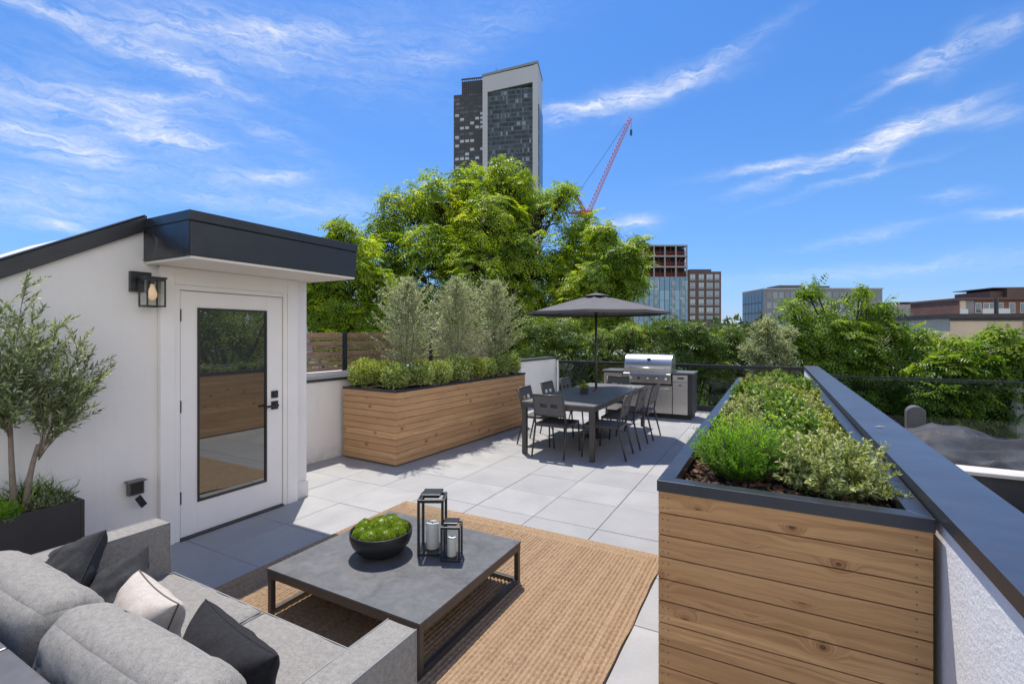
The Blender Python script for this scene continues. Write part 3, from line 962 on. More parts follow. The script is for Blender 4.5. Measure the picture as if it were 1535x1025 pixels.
# ------------------------------------------------------------------ left parapet wall, cap, neighbour's fence
LW = thing('parapet_wall', 'low white parapet wall with a thin black cap behind the long cedar planter', 'wall', (-5.33, 4.3, 0), R(-3))
b = MB(); b.box(-.24, 0, -1.2, 7.22, 0, 1.055); b.build('wall', M['stucco'], LW)
b = MB(); b.box(.0005, .016, -1.2, 1.5, 0, .275); b.build('base_course', M['stucco'], LW, bevel=.004)
b = MB(); b.box(-.27, .028, -1.2, 7.25, 1.058, 1.098); b.build('cap', M['coping'], LW, bevel=.003)
CB = thing('neighbour_curb', 'white curb wall carrying the brown slat fence next door', 'wall', (-5.33, 4.3, 0), R(-3))
b = MB(); b.box(-.50, -.275, -1.2, 4.85, -.5, 1.145); b.build('curb', M['stucco'], CB)
FN = thing('slat_fence', 'brown horizontal slat fence with black posts above the white wall', 'fence', (-5.33, 4.3, 1.145), R(-3))
wds = [.075, .028, .028, .075, .028, .028, .075, .028, .05]
b = MB(); z = .02
slats = []
pat = [(.0, .055), (.075, .055), (.15, .02), (.185, .02), (.22, .062), (.305, .02), (.338, .02), (.37, .062), (.455, .02), (.488, .065)]
for z0, h in pat:
    for s in range(3):
        y0 = -1.1 + s * 1.95 + .04
        b.box(-.42, -.398, y0, y0 + 1.87, z0 + .01, z0 + h + .01)
b.build('slat_panel', M['fencewood'], FN, bevel=.002)
for s in range(4):
    b = MB(); b.box(-.425, -.375, -1.1 + s * 1.95 - .03, -1.1 + s * 1.95 + .03, .0, .57); b.build('post', M['blackmetal'], FN, bevel=.002)

# neighbour's closed umbrella
cu = thing('closed_umbrella', 'folded blue-grey patio umbrella standing behind the brown slat fence', 'umbrella', (-6.75, 5.15, 0.3))
b = MB()
n = 28; prof = [(.05, .9), (.19, 1.0), (.20, 1.1), (.15, 1.35), (.115, 1.6), (.05, 1.78), (.012, 1.83)]
vs, fs = [], []
for r, z in prof:
    for k in range(n):
        a = 2 * PI * k / n
        rr = r * (1 + .22 * (1 if k % 4 < 2 else -1) * (r > .04))
        vs.append((rr * math.cos(a), rr * math.sin(a), z))
for i in range(len(prof) - 1):
    for k in range(n):
        p, q = i * n + k, i * n + (k + 1) % n
        fs.append((p, q, q + n, p + n))
b.add(vs, fs); b.build('canopy', M['bluecanvas'], cu, smooth=True)
b = MB(); b.tube([(0, 0, -.4), (0, 0, 1.86)], .02, 8); b.build('pole', M['sofametal'], cu)
b = MB(); b.lathe([(.135, 1.40), (.14, 1.42), (.135, 1.44)], 20, cap=False); b.build('strap', M['blackmetal'], cu)


# ------------------------------------------------------------------ planters
def planter_box(root, x0, x1, y0, y1, H, mat, pitch, nail_front=False, boards_from=0.0, rim=.045, rim_w=.055, faces='FRLB', base=0.02):
    """boards round a box, metal rim and soil-side liner; coordinates local to root"""
    t = .022; gap = .0045
    top = H - rim
    n = int(math.ceil((top - base) / pitch))
    b = MB()
    for k in range(n):
        za = top - (k + 1) * pitch + gap; zb = top - k * pitch
        za = max(za, base)
        if zb - za < .01: continue
        if 'F' in faces: b.box(x0, x1, y0, y0 + t, za, zb)
        if 'B' in faces: b.box(x0 + t + .001, x1 - t - .001, y1 - t, y1, za, zb)
        if 'L' in faces: b.box(x0, x0 + t, y0 + t + .001, y1, za, zb)
        if 'R' in faces: b.box(x1 - t, x1, y0 + t + .001, y1, za, zb)
    cl = b.build('cladding', mat, root, bevel=.0022, seg=1)
    b = MB(); i = t + .004
    b.box(x0 + i, x1 - i, y0 + i, y0 + i + .01, base, top); b.box(x0 + i, x1 - i, y1 - i - .01, y1 - i, base, top)
    b.box(x0 + i, x0 + i + .01, y0 + i + .01, y1 - i - .01, base, top); b.box(x1 - i - .01, x1 - i, y0 + i + .01, y1 - i - .01, base, top)
    b.build('liner', M['joint'], root)
    o = .006
    b = MB()
    w = rim_w
    ring = [(x0 - o, y0 - o), (x1 + o, y0 - o), (x1 + o, y1 + o), (x0 - o, y1 + o)]
    inn = [(x0 + w, y0 + w), (x1 - w, y0 + w), (x1 - w, y1 - w), (x0 + w, y1 - w)]
    for k in range(4):        # mitred frame pieces
        a, c = ring[k], ring[(k + 1) % 4]; d_, e_ = inn[(k + 1) % 4], inn[k]
        b.prism([a, c, d_, e_], H - rim, H, 'z')
    b.build('rim', M['rimmetal'], root, bevel=.002)
    return cl


# long cedar planter on the left
LP = thing('cedar_planter', 'long cedar-clad planter box beside the white parapet wall, holding silvery trees and ball shrubs', 'planter', (-4.22, 4.67, 0), R(-3))
planter_box(LP, -1.0, 0, 0, 3.30, .975, M['wood_far'], .086, rim=.032, rim_w=.03)
b = MB(); b.box(-.96, -.04, .04, 3.26, .5, .93)
so = b.build('soil', M['soil'], LP)
LPm = LP.matrix_basis.copy()

# right planter between terrace and coping
RPX0, RPX1, RPY0, RPY1, RPH = -.44, .488, 2.155, 7.75, 1.06
RP = thing('cedar_planter', 'wide cedar-clad planter in the foreground against the right coping, full of leafy perennials', 'planter', (RPX0, RPY0, 0))
planter_box(RP, 0, RPX1 - RPX0, 0, RPY1 - RPY0, RPH, M['wood_near'], .0955, rim=.048, rim_w=.062)
# board screws
sc_ = MB()
for k in range(11):
    zt = RPH - .048 - k * .0955
    for xx in (.018, .042, RPX1 - RPX0 - .045):
        for dz in (.025, .07):
            sc_.tube([(xx, -.0012, zt - dz), (xx, .003, zt - dz)], .0032, 8)
pcl = [c for c in RP.children if c.name.startswith('cladding')][0]
_me = pcl.data; _n = len(_me.vertices)
_mb = MB(); _mb.v = [tuple(v.co) for v in _me.vertices]; _mb.f = [tuple(p.vertices) for p in _me.polygons]; _mb.m = [0] * len(_mb.f)
_mb.cur = 1; _mb.add(sc_.v, sc_.f)
_new = _mb.build('cladding_tmp', [M['wood_near'], M['frame']]); pcl.data = _new.data; bpy.data.objects.remove(_new)

# mulch: uneven bed plus bark chips
def mulch_bed(x0, x1, y0, y1, z, n, name='mulch'):
    nx = max(2, int((x1 - x0) / .03)); ny = max(2, int((y1 - y0) / .03))
    vs, fs = [], []
    for i in range(nx + 1):
        for j in range(ny + 1):
            x = x0 + (x1 - x0) * i / nx; y = y0 + (y1 - y0) * j / ny
            vs.append((x, y, z + .022 * mnoise.noise(Vector((x * 5, y * 5, 1))) + .012 * mnoise.noise(Vector((x * 22, y * 22, 3)))))
    for i in range(nx):
        for j in range(ny):
            a = i * (ny + 1) + j
            fs.append((a, a + ny + 1, a + ny + 2, a + 1))
    mb = MB(); mb.add(vs, fs); mb.m = [0] * len(fs)
    mb.cur = 1
    for k in range(n):
        x = random.uniform(x0 + .01, x1 - .01); y = random.uniform(y0 + .01, y1 - .01)
        zz = z + .022 * mnoise.noise(Vector((x * 5, y * 5, 1))) + .012 + random.uniform(0, .008)
        l, w, h = random.uniform(.008, .026), random.uniform(.004, .010), random.uniform(.002, .005)
        Mm = Matrix.Translation((x, y, zz)) @ Matrix.Rotation(random.uniform(0, 6.3), 4, 'Z') @ Matrix.Rotation(random.gauss(0, .35), 4, 'X') @ Matrix.Rotation(random.gauss(0, .35), 4, 'Y')
        mb.cur = 1 if random.random() < .7 else 2
        mb.box(-l, l, -w, w, -h, h, Mm)
    o = mb.build(name, [M['soil'], M['chip'], M['soil']])
    return tag(o, 'reddish brown bark mulch', 'mulch', kind='stuff')
mulch_bed(RPX0 + .055, RPX1 - .055, RPY0 + .055, RPY1 - .06, .985, 5200)

# ------------------------------------------------------------------ right coping wall
CW = thing('coping_wall', 'rough white stucco wall topped by a broad dark metal coping, right of the cedar planter', 'wall', (.62, 2.0, 0))
b = MB(); b.box(.515, .70, -1.5, 10.45, -.9, 1.055)
ms = plain('rough_stucco', (0.82, 0.81, 0.80), 0.9, var=0.05, scale=6, bmp=0.6, bscale=62, spec=0.15, bdist=0.006)
b.build('wall', ms, CW, world=True)
b = MB()
seams = [-1.5, .6, 4.05, 7.3, 10.47]
for a, c in zip(seams, seams[1:]):
    b.prism([(.500, 1.053), (.508, 1.053), (.508, 1.096), (.722, 1.096), (.722, 1.053), (.730, 1.053), (.730, 1.106), (.500, 1.106)], a + .003, c - .003, 'y')
b.build('coping', M['coping'], CW, world=True, bevel=.0025)
lf = MB(); lf.add([(0, 0, 0), (.035, .006, .004), (.075, 0, .001), (.03, -.010, .003)], [(0, 1, 2, 3)]); lf.add([(0, 0, .0015), (.035, .006, .0055), (.075, 0, .0025), (.03, -.010, .0045)], [(3, 2, 1, 0)])
lo = lf.build('dry_leaf', plain('dry_leaf', (.42, .36, .33), .7)); lo.location = (.565, 3.78, 1.1075); lo.rotation_euler = (0, 0, R(25))
tag(lo, 'small dry leaf lying on the dark metal coping', 'leaf')

# ------------------------------------------------------------------ glass railings
RL = thing('glass_railing', 'smoked glass railing with a thin black top rail behind the grill', 'railing', (-3, 11.3, 0))
b = MB(); b.tube([(-4.78, 11.3, 1.005), (.70, 11.3, 1.005)], .02, 8); b.box(-4.78, .70, 11.285, 11.315, .955, .99)
b.build('top_rail', M['steelrail'], RL, world=True)
b = MB(); b.box(-4.8, .70, 11.26, 11.34, 0, .12); b.build('base_shoe', M['blackmetal'], RL, world=True, bevel=.003)
xs = [-4.78, -3.42, -2.06, -.70, .66]
for a, c in zip(xs, xs[1:]):
    b = MB(); b.box(a + .008, c - .008, 11.294, 11.306, .12, .957); b.build('glass_panel', M['smokeglass'], RL, world=True)
b = MB(); b.box(-4.83, -4.785, 11.27, 11.33, 0, 1.02); b.build('post', M['trimwhite'], RL, world=True, bevel=.003)

NR = thing('glass_railing', 'smoked glass railing with black top rail on the roof next door, right of the coping', 'railing', (3, 11.0, -.2))
b = MB(); b.box(.76, 7.5, 10.98, 11.02, .875, .905); b.build('top_rail', M['steelrail'], NR, world=True, bevel=.003)
b = MB(); b.box(.76, 7.5, 10.96, 11.04, -.24, -.05); b.build('base_shoe', M['blackmetal'], NR, world=True, bevel=.003)
xs = [.76, 2.3, 3.84, 5.38, 6.92]
for a, c in zip(xs, xs[1:]):
    b = MB(); b.box(a + .006, c - .006, 10.994, 11.006, -.05, .876); b.build('glass_panel', M['smokeglass'], NR, world=True)

# neighbour's roof on the right
nr = MB(); nr.box(.99, 9.0, -3, 11.1, -1.2, -.25)
tag(nr.build('neighbour_roof', plain('gravel_roof', (.33, .30, .28), .9, var=.25, scale=8, bmp=.6, bscale=50)), kind='structure')
# covered furniture: a low table under a sagging grey tarp
CF = thing('covered_furniture', 'low outdoor furniture under a sagging grey waterproof cover, on the roof next door', 'covered furniture', (2.6, 6.6, -.25))
vs, fs = [], []
nx, ny = 150, 60
for i in range(nx + 1):
    for j in range(ny + 1):
        u, v = i / nx, j / ny
        x = 1.28 + 3.9 * u; y = 6.32 + 1.45 * v - .25 * u
        h = .47 + .12 * math.exp(-((u - .12) / .14) ** 2 - ((v - .8) / .3) ** 2) - .10 * math.sin(PI * min(1, u * 1.4)) * (1 - v) * .8
        h += .045 * mnoise.noise(Vector((x * 1.6 + y, y * 5, 0))) + .02 * mnoise.noise(Vector((x * 5, y * 2, 4)))
        h += .085 * (1 - abs(mnoise.noise(Vector((x * 2.2 - y * 1.8, y * 1.2 + x * .5, 7))) * 2.2)) - .05
        e = min(v, 1 - v, u * 1.6, (1 - u) * 1.6)
        if e < .07: h -= (1 - e / .07) ** 1.5 * .13
        vs.append((x, y, h))
for i in range(nx):
    for j in range(ny):
        a = i * (ny + 1) + j
        fs.append((a, a + ny + 1, a + ny + 2, a + 1))
b = MB(); b.add(vs, fs); b.build('cover', M['tarp'], CF, smooth=True, world=True)
b = MB(); b.box(1.45, 5.0, 6.36, 7.4, -.24, .34); b.build('frame', M['roofing'], CF, world=True)
PB = thing('low_bench', 'pale plank bench with a black base in front of the covered furniture', 'bench', (3, 5.8, -.25))
b = MB(); b.box(1.3, 5.0, 5.75, 6.0, .43, .465); b.build('seat', M['palebrick'], PB, world=True, bevel=.006)
b = MB(); b.box(1.35, 4.95, 5.80, 5.97, -.24, .429); b.build('base', M['roofing'], PB, world=True)
RB = thing('roof_curb', 'low pale curb block with a dark cap close behind the coping', 'curb', (3, 3.6, -.25))
b = MB(); b.box(1.95, 5.0, 4.95, 5.2, -.24, .42); b.build('block', M['concrete'], RB, world=True, bevel=.01)
b = MB(); b.box(1.2, 5.0, 5.21, 5.74, -.24, .12); b.build('tray', M['roofing'], RB, world=True, bevel=.01)
# round-topped vent
VN = thing('roof_vent', 'dark round-topped vent standing behind the coping next to the grey cover', 'vent', (1.73, 8.5, -.25))
b = MB()
poly = [(-.10, .0), (.10, .0), (.105, .86)] + [(.105 * math.cos(t), .86 + .095 * math.sin(t)) for t in [PI * k / 12 for k in range(1, 12)]] + [(-.105, .86)]
b.prism([(p[0], p[1]) for p in poly], -.07, .07, 'y')
o = b.build('hood', M['plastic'], VN, bevel=.015); 
b = MB(); b.box(-.14, .14, -.11, .11, 0, .05); b.build('flange', M['roofing'], VN, bevel=.004)

# ================================================================== FURNITURE
# ------------------------------------------------------------------ jute rug as a height field of braided rows
def make_rug(x0, x1, y0, y1):
    dx, dy = .0052, .011
    nx, ny = int((x1 - x0) / dx), int((y1 - y0) / dy)
    X = np.linspace(x0, x1, nx + 1)[:, None] * np.ones((1, ny + 1)); Y = np.linspace(y0, y1, ny + 1)[None, :] * np.ones((nx + 1, 1))
    X = X + .010 * np.sin(Y * 1.9 + X) + .005 * np.sin(Y * 6.3 + X * 5) + .0022 * np.sin(Y * 17 + X * 11)
    pitch = .0285
    ex = np.minimum(X - x0, x1 - X); ey = np.minimum(Y - y0, y1 - Y)
    edge = np.minimum(ex, ey)
    border = edge < pitch * 5
    acr = np.where(border, np.where(ey < ex, ey, ex), X - x0)      # distance across the rows
    alo = np.where(border & (ey < ex), X, Y)                        # distance along the rows
    row = np.floor(acr / pitch)
    ph = rng.random(600)[np.clip(row.astype(int), 0, 599)]
    prof = np.abs(np.sin(PI * acr / pitch)) ** .9
    jit = rng.normal(0, 1, (600, 400))
    jr = jit[np.clip(row.astype(int), 0, 599), np.clip(((alo + 10) / .05).astype(int) % 400, 0, 399)]
    braid = .5 + .5 * np.sin(2 * PI * (alo / .042 + ph * 3) + 2.2 * np.sin(PI * (acr / pitch % 1)) + jr * .9)
    h = .0165 * prof * (.80 + .20 * braid) + .003 + rng.normal(0, .0010, X.shape)
    h = h + .0018 * np.sin(X * 3 + Y * 2)
    h = np.where(edge <= 0.0001, 0.001, h)
    V = np.stack([X, Y, h], -1).reshape(-1, 3)
    idx = np.arange((nx + 1) * (ny + 1)).reshape(nx + 1, ny + 1)
    F = np.stack([idx[:-1, :-1], idx[1:, :-1], idx[1:, 1:], idx[:-1, 1:]], -1).reshape(-1, 4)
    me = bpy.data.meshes.new('jute_rug')
    me.vertices.add(len(V)); me.vertices.foreach_set('co', V.astype(np.float32).ravel())
    me.loops.add(len(F) * 4); me.loops.foreach_set('vertex_index', F.astype(np.int32).ravel())
    me.polygons.add(len(F)); me.polygons.foreach_set('loop_start', np.arange(0, len(F) * 4, 4, dtype=np.int32)); me.polygons.foreach_set('loop_total', np.full(len(F), 4, dtype=np.int32))
    me.polygons.foreach_set('use_smooth', [True] * len(F))
    me.update(calc_edges=True)
    at = me.attributes.new('rnd', 'FLOAT', 'POINT')
    rr = .20 * (rng.random(600)[np.clip(row.astype(int), 0, 599)]) + .28 * braid + .16 * np.clip(.5 + jr * .28, 0, 1) + .36 * rng.random(X.shape)
    at.data.foreach_set('value', rr.astype(np.float32).ravel())
    me.materials.append(M['jute'])
    o = bpy.data.objects.new('jute_rug', me); COL.objects.link(o)
    return tag(o, 'braided natural jute rug lying under the coffee table and sofa', 'rug')
make_rug(-3.26, -.71, .25, 3.76)


# ------------------------------------------------------------------ soft shapes
def soft_box(hx, hy, hz, r, bulge=.0, n=22, wr=.004, seed=0, bottom=True):
    """rounded, slightly crowned upholstered box centred at the origin; returns verts, faces"""
    ts = [math.sin(PI / 2 * (2 * i / n - 1)) for i in range(n + 1)]
    vs, fs = [], []; key = {}
    def vert(p):
        k = (round(p[0], 5), round(p[1], 5), round(p[2], 5))
        if k in key: return key[k]
        h = Vector((hx, hy, hz)); q = Vector((p[0] * hx, p[1] * hy, p[2] * hz))
        inner = Vector([max(-(h[i] - r), min(h[i] - r, q[i])) for i in range(3)])
        d = q - inner
        o = inner + (d.normalized() * r if d.length > 1e-9 else d)
        cr = (1 - p[0] ** 2) * (1 - p[1] ** 2)
        cz = max(0, cr) ** .6
        if p[2] > 0: o.z += bulge * cz * p[2]
        o.x += .25 * bulge * p[0] * (1 - p[1] ** 2) * (1 - p[2] ** 2)
        o.y += .25 * bulge * p[1] * (1 - p[0] ** 2) * (1 - p[2] ** 2)
        nn = mnoise.noise(Vector((o.x * 7 + seed, o.y * 7, o.z * 7))) + .5 * mnoise.noise(Vector((o.x * 19, o.y * 19 + seed, o.z * 19)))
        o += (d.normalized() if d.length > 1e-9 else Vector((0, 0, 1))) * nn * wr
        key[k] = len(vs); vs.append(tuple(o)); return key[k]
    for ax in range(3):
        for sg in (-1, 1):
            for i in range(n):
                for j in range(n):
                    q = []
                    for a, b_ in ((i, j), (i + 1, j), (i + 1, j + 1), (i, j + 1)):
                        p = [0, 0, 0]; p[ax] = sg; p[(ax + 1) % 3] = ts[a]; p[(ax + 2) % 3] = ts[b_]
                        q.append(vert(p))
                    fs.append(tuple(q) if sg > 0 else tuple(q[::-1]))
    return vs, fs


def pillow(a, b_, T, seed=0, n=36, pinch=.075, wr=.010):
    """knife-edge throw pillow lying in local XY, thickness along Z"""
    ts = [math.sin(PI / 2 * (2 * i / n - 1)) for i in range(n + 1)]
    vs, fs = [], []
    def pos(u, v, sg):
        x = a * u * (1 - pinch * (1 - v * v) * abs(u) ** 2); y = b_ * v * (1 - pinch * (1 - u * u) * abs(v) ** 2)
        e = max(0.0, (1 - u * u) * (1 - v * v))
        t = T * e ** .42 * (1 + .12 * mnoise.noise(Vector((u * 1.5 + seed, v * 1.5, sg))))
        rad = math.hypot(u, v)
        ang = math.atan2(v, u)
        crease = math.sin(ang * 9 + 3 * mnoise.noise(Vector((ang, seed, 0)))) * (rad ** 2) * e ** .3
        t += wr * crease * .8 + wr * mnoise.noise(Vector((u * 4 + seed, v * 4, sg * 3))) * e ** .3
        return (x, y, sg * max(t, 0) )
    for sg in (1, -1):
        for i in range(n + 1):
            for j in range(n + 1):
                vs.append(pos(ts[i], ts[j], sg))
    N = (n + 1) ** 2
    for s_, off in ((1, 0), (-1, N)):
        for i in range(n):
            for j in range(n):
                q = [i * (n + 1) + j, (i + 1) * (n + 1) + j, (i + 1) * (n + 1) + j + 1, i * (n + 1) + j + 1]
                q = [k + off for k in q]
                fs.append(tuple(q if s_ > 0 else q[::-1]))
    edge = []
    for i in range(n + 1): edge.append(pos(ts[i], -1, 1))
    for j in range(1, n + 1): edge.append(pos(1, ts[j], 1))
    for i in range(n - 1, -1, -1): edge.append(pos(ts[i], 1, 1))
    for j in range(n - 1, -1, -1): edge.append(pos(-1, ts[j], 1))
    return vs, fs, edge


def merge(o, d=.0005):
    import bmesh
    bm = bmesh.new(); bm.from_mesh(o.data); bmesh.ops.remove_doubles(bm, verts=bm.verts, dist=d); bm.to_mesh(o.data); bm.free()
    o.data.polygons.foreach_set('use_smooth', [True] * len(o.data.polygons))


# ------------------------------------------------------------------ sofa
SX0, SX1, SYB, SYF = -3.035, -1.175, .50, 1.43
sofa = thing('outdoor_sofa', 'low light grey two-seat outdoor sofa on a dark metal base', 'sofa', ((SX0 + SX1) / 2, (SYB + SYF) / 2, 0))
AW = .145
b = MB()
b.box(SX0 - .012, SX1 + .028, SYB - .02, SYF - .04, .075, .20)
b.box(SX0 + .02, SX0 + .09, SYB + .03, SYB + .10, 0.012, .075); b.box(SX1 - .09, SX1 - .02, SYB + .03, SYB + .10, .012, .075)
b.box(SX0 + .02, SX0 + .09, SYF - .14, SYF - .07, .012, .075); b.box(SX1 - .09, SX1 - .02, SYF - .14, SYF - .07, .012, .075)
b.build('base_frame', M['sofametal'], sofa, bevel=.005, world=True)
for xa, xb in ((SX0, (SX0 + SX1) / 2 - .003), ((SX0 + SX1) / 2 + .003, SX1)):
    b = MB(); b.box(xa, xb, SYB, SYB + .055, .20, .695); b.box(xa, xb, SYB - .012, SYB + .070, .6955, .718)
    b.build('back_panel', M['sofametal'], sofa, bevel=.006, world=True)
def soft_part(name, c, h, r, bulge, mat, parent, seed, rot=None, wr=.004, n=22, ground=sofa):
    vs, fs = soft_box(h[0], h[1], h[2], r, bulge, n, wr, seed)
    Mx = Matrix.Translation(c) @ (rot or Matrix.Identity(4))
    b = MB(); b.add(vs, fs, Mx)
    o = b.build(name, mat, parent, smooth=True)
    o.data.transform(ground.matrix_basis.inverted())
    return o
for xc, zt, nm in ((SX0 + AW / 2, .672, 'L'), (SX1 - AW / 2, .592, 'R')):
    ar = soft_part('arm', (xc, (SYB + SYF) / 2 + .01, (.19 + zt) / 2), (AW / 2, (SYF - SYB) / 2 - .02, (zt - .19) / 2), .014, .0, M['fabric'], sofa, 3, wr=.0016)
    x_ = xc - AW / 2 + .004 if nm == 'L' else xc + AW / 2 - .004
    for xe in (xc - AW / 2 + .003, xc + AW / 2 - .003):
        b = MB(); b.tube([(xe, SYB + .05, zt - .003), (xe, SYF - .016, zt - .003), (xe, SYF - .014, .21)], .0035, 6)
        p = b.build('welt', M['greypiping'], ar, smooth=True); p.data.transform(sofa.matrix_basis.inverted())
SW = (SX1 - SX0 - 2 * AW) / 2
for k in range(2):
    xc = SX0 + AW + SW * (k + .5)
    cu_ = soft_part('seat_cushion', (xc, 1.09, .30), (SW / 2 - .003, .345, .100), .032, .018, M['fabric'], sofa, 5 + k * 7, wr=.006, n=26)
    b = MB(); zz = .395
    hx, hy = SW / 2 - .011, .337
    b.tube([(xc - hx, 1.09 - hy, zz), (xc - hx, 1.09 + hy, zz), (xc + hx, 1.09 + hy, zz), (xc + hx, 1.09 - hy, zz)], .0032, 6)
    p = b.build('welt', M['greypiping'], cu_, smooth=True); p.data.transform(sofa.matrix_basis.inverted())
for k in range(2):
    xc = SX0 + AW * .55 + (SW + AW * .45) * (k + .5)
    rot = Matrix.Rotation(R(-11), 4, 'X')
    vs, fs = soft_box((SW + AW * .45) / 2 - .004, .105, .205, .080, .02, 26, .012, 20 + 9 * k)
    # belly of the cushion
    vs = [(x, y + .030 * math.copysign(1, y) * max(0, 1 - (x / .42) ** 2) * max(0, 1 - (z / .24) ** 2), z) for x, y, z in vs]
    b = MB(); Mx = Matrix.Translation((xc, .705, .572)) @ rot
    b.add(vs, fs, Mx)
    bc = b.build('back_cushion', M['fabric'], sofa, smooth=True); bc.data.transform(sofa.matrix_basis.inverted())
    w2 = (SW + AW * .45) / 2
    for yy in (.052,):
        pts = []
        for q in range(25):
            u = -1 + 2 * q / 24
            pts.append(Mx @ Vector((u * (w2 - .012), yy + .01, .205 + .020 * max(0, (1 - u * u)) ** .6 - .013 - .07 * max(0, abs(u) - .84) ** 1.3 * 6)))
        b = MB(); b.tube(pts, .0035, 6); p = b.build('welt', M['greypiping'], bc, smooth=True); p.data.transform(sofa.matrix_basis.inverted())

def throw_pillow(label, c, rx, spin, rz, a, bb, T, mat, seed, pip=None, wr=.010):
    o = thing('throw_pillow', label, 'pillow', c)
    vs, fs, edge = pillow(a, bb, T, seed, wr=wr)
    Mx = Matrix.Rotation(R(rz), 4, 'Z') @ Matrix.Rotation(R(rx), 4, 'X') @ Matrix.Rotation(R(spin), 4, 'Z')
    b = MB(); b.add(vs, fs, Mx); pc = b.build('cover', mat, o, smooth=True); merge(pc)
    b = MB(); b.tube([Mx @ Vector(p) for p in edge], .0034, 6, cap=False)
    b.build('piping', pip or mat, o, smooth=True)
    return o
throw_pillow('charcoal throw pillow leaning in the far corner of the sofa, behind another', (-2.815, .935, .590), 58, 26, -8, .200, .175, .085, M['charcoal'], 1.3, wr=.013)
throw_pillow('charcoal throw pillow tilted on its corner, between the rear dark pillow and the beige one', (-2.575, 1.01, .515), 54, 40, 4, .180, .170, .085, M['charcoal'], 7.7, wr=.013)
throw_pillow('beige linen throw pillow with dark piping between the dark ones', (-2.175, .955, .525), 70, 0, -8, .215, .175, .115, M['beige'], 12.1, M['piping'], wr=.009)
throw_pillow('black throw pillow beside the near sofa arm', (-1.66, .96, .505), 70, -2, -6, .255, .185, .125, M['blackfab'], 22.9, wr=.009)

# ------------------------------------------------------------------ coffee table
CT = thing('coffee_table', 'low square coffee table with a dark stone top and metal frame', 'coffee table', (-2.09, 2.36, .014))
cx0, cx1, cy0, cy1, ct = -.585, .585, -.525, .54, .278
b = MB(); b.box(cx0, cx1, cy0, cy1, ct - .012, ct); b.build('table_top', M['slate'], CT, bevel=.0015)
b = MB(); t_ = .035
b.box(cx0 + .002, cx1 - .002, cy0 + .002, cy0 + t_, ct - .058, ct - .0125); b.box(cx0 + .002, cx1 - .002, cy1 - t_, cy1 - .002, ct - .058, ct - .0125)
b.box(cx0 + .002, cx0 + t_, cy0 + t_ + .0005, cy1 - t_ - .0005, ct - .058, ct - .0125); b.box(cx1 - t_, cx1 - .002, cy0 + t_ + .0005, cy1 - t_ - .0005, ct - .058, ct - .0125)
b.build('apron', M['frame'], CT, bevel=.002)
for x_ in (cx0 + .004, cx1 - t_):
    for y_ in (cy0 + .004, cy1 - t_):
        b = MB(); b.box(x_, x_ + t_ - .004, y_, y_ + t_ - .004, 0.0, ct - .0585); b.build('leg', M['frame'], CT, bevel=.002)
for x_ in (cx0 + .004, cx1 - t_):
    b = MB(); b.box(x_ + .001, x_ + t_ - .005, cy0 + t_ + .001, cy1 - t_ - .001, .001, .030); b.build('floor_rail', M['frame'], CT, bevel=.002)
b = MB(); b.box(cx0 + t_ + .001, cx1 - t_ - .001, cy1 - t_ + .001, cy1 - .005, .001, .030); b.build('floor_rail', M['frame'], CT, bevel=.002)
CTZ = .014 + ct

# bowl of moss
BW = thing('moss_bowl', 'round black bowl heaped with bright green moss mounds', 'bowl', (-2.21, 2.31, CTZ))
b = MB()
prof = [(.085, .0), (.10, .004), (.145, .03), (.180, .075), (.194, .115), (.196, .150), (.194, .156), (.188, .156), (.186, .150), (.180, .11), (.10, .09), (.01, .09)]
b.lathe(prof, 64); o = b.build('bowl', M['bowl'], BW, smooth=True)
b = MB(); b.lathe([(.178, .118), (.12, .128), (.01, .13)], 32, cap=False); b.build('soil', M['soil'], BW, smooth=True)
Bq, Dq, Nq, Lq, Wq = [], [], [], [], []
mounds = [(0, 0, .07, .055)] + [(.115 * math.cos(a), .115 * math.sin(a), random.uniform(.052, .068), random.uniform(.018, .03)) for a in [2 * PI * k / 8 + .2 for k in range(8)]] + [(.05, -.06, .05, .04), (-.055, .05, .055, .045), (-.04, -.065, .052, .036)]
core = MB()
for mx_, my_, r_, zc in mounds:
    n = 1500
    d = rand_dirs(n, -.1, 1)
    nz = np.array([mnoise.noise(Vector((float(q[0]) * 2.2 + mx_ * 30, float(q[1]) * 2.2, float(q[2]) * 2.2))) for q in d])
    rr = r_ * (1 + .14 * nz)
    p = np.array([mx_, my_, .118 + zc * .9]) + d * (rr * .94)[:, None] * np.array([1, 1, .9])
    Bq.append(p); Dq.append(unit(d + rng.normal(0, .35, (n, 3)))); Nq.append(rand_dirs(n)); Lq.append(rng.uniform(.005, .011, n)); Wq.append(rng.uniform(.003, .005, n))
    core.lathe([(r_ * .93 * math.cos(t), r_ * .86 * math.sin(t)) for t in [PI / 2 * k / 6 - .1 for k in range(7)]], 18, (mx_, my_, .118 + zc * .9), cap=False)
mc = leafmat('moss_core', (.13, .20, .01), (.18, .25, .012), None, .0)
co_ = core.build('moss_core', mc, BW, smooth=True)
leaf_mesh('moss', np.concatenate(Bq), np.concatenate(Dq), np.concatenate(Nq), np.concatenate(Lq), np.concatenate(Wq), LM['moss'], BW)

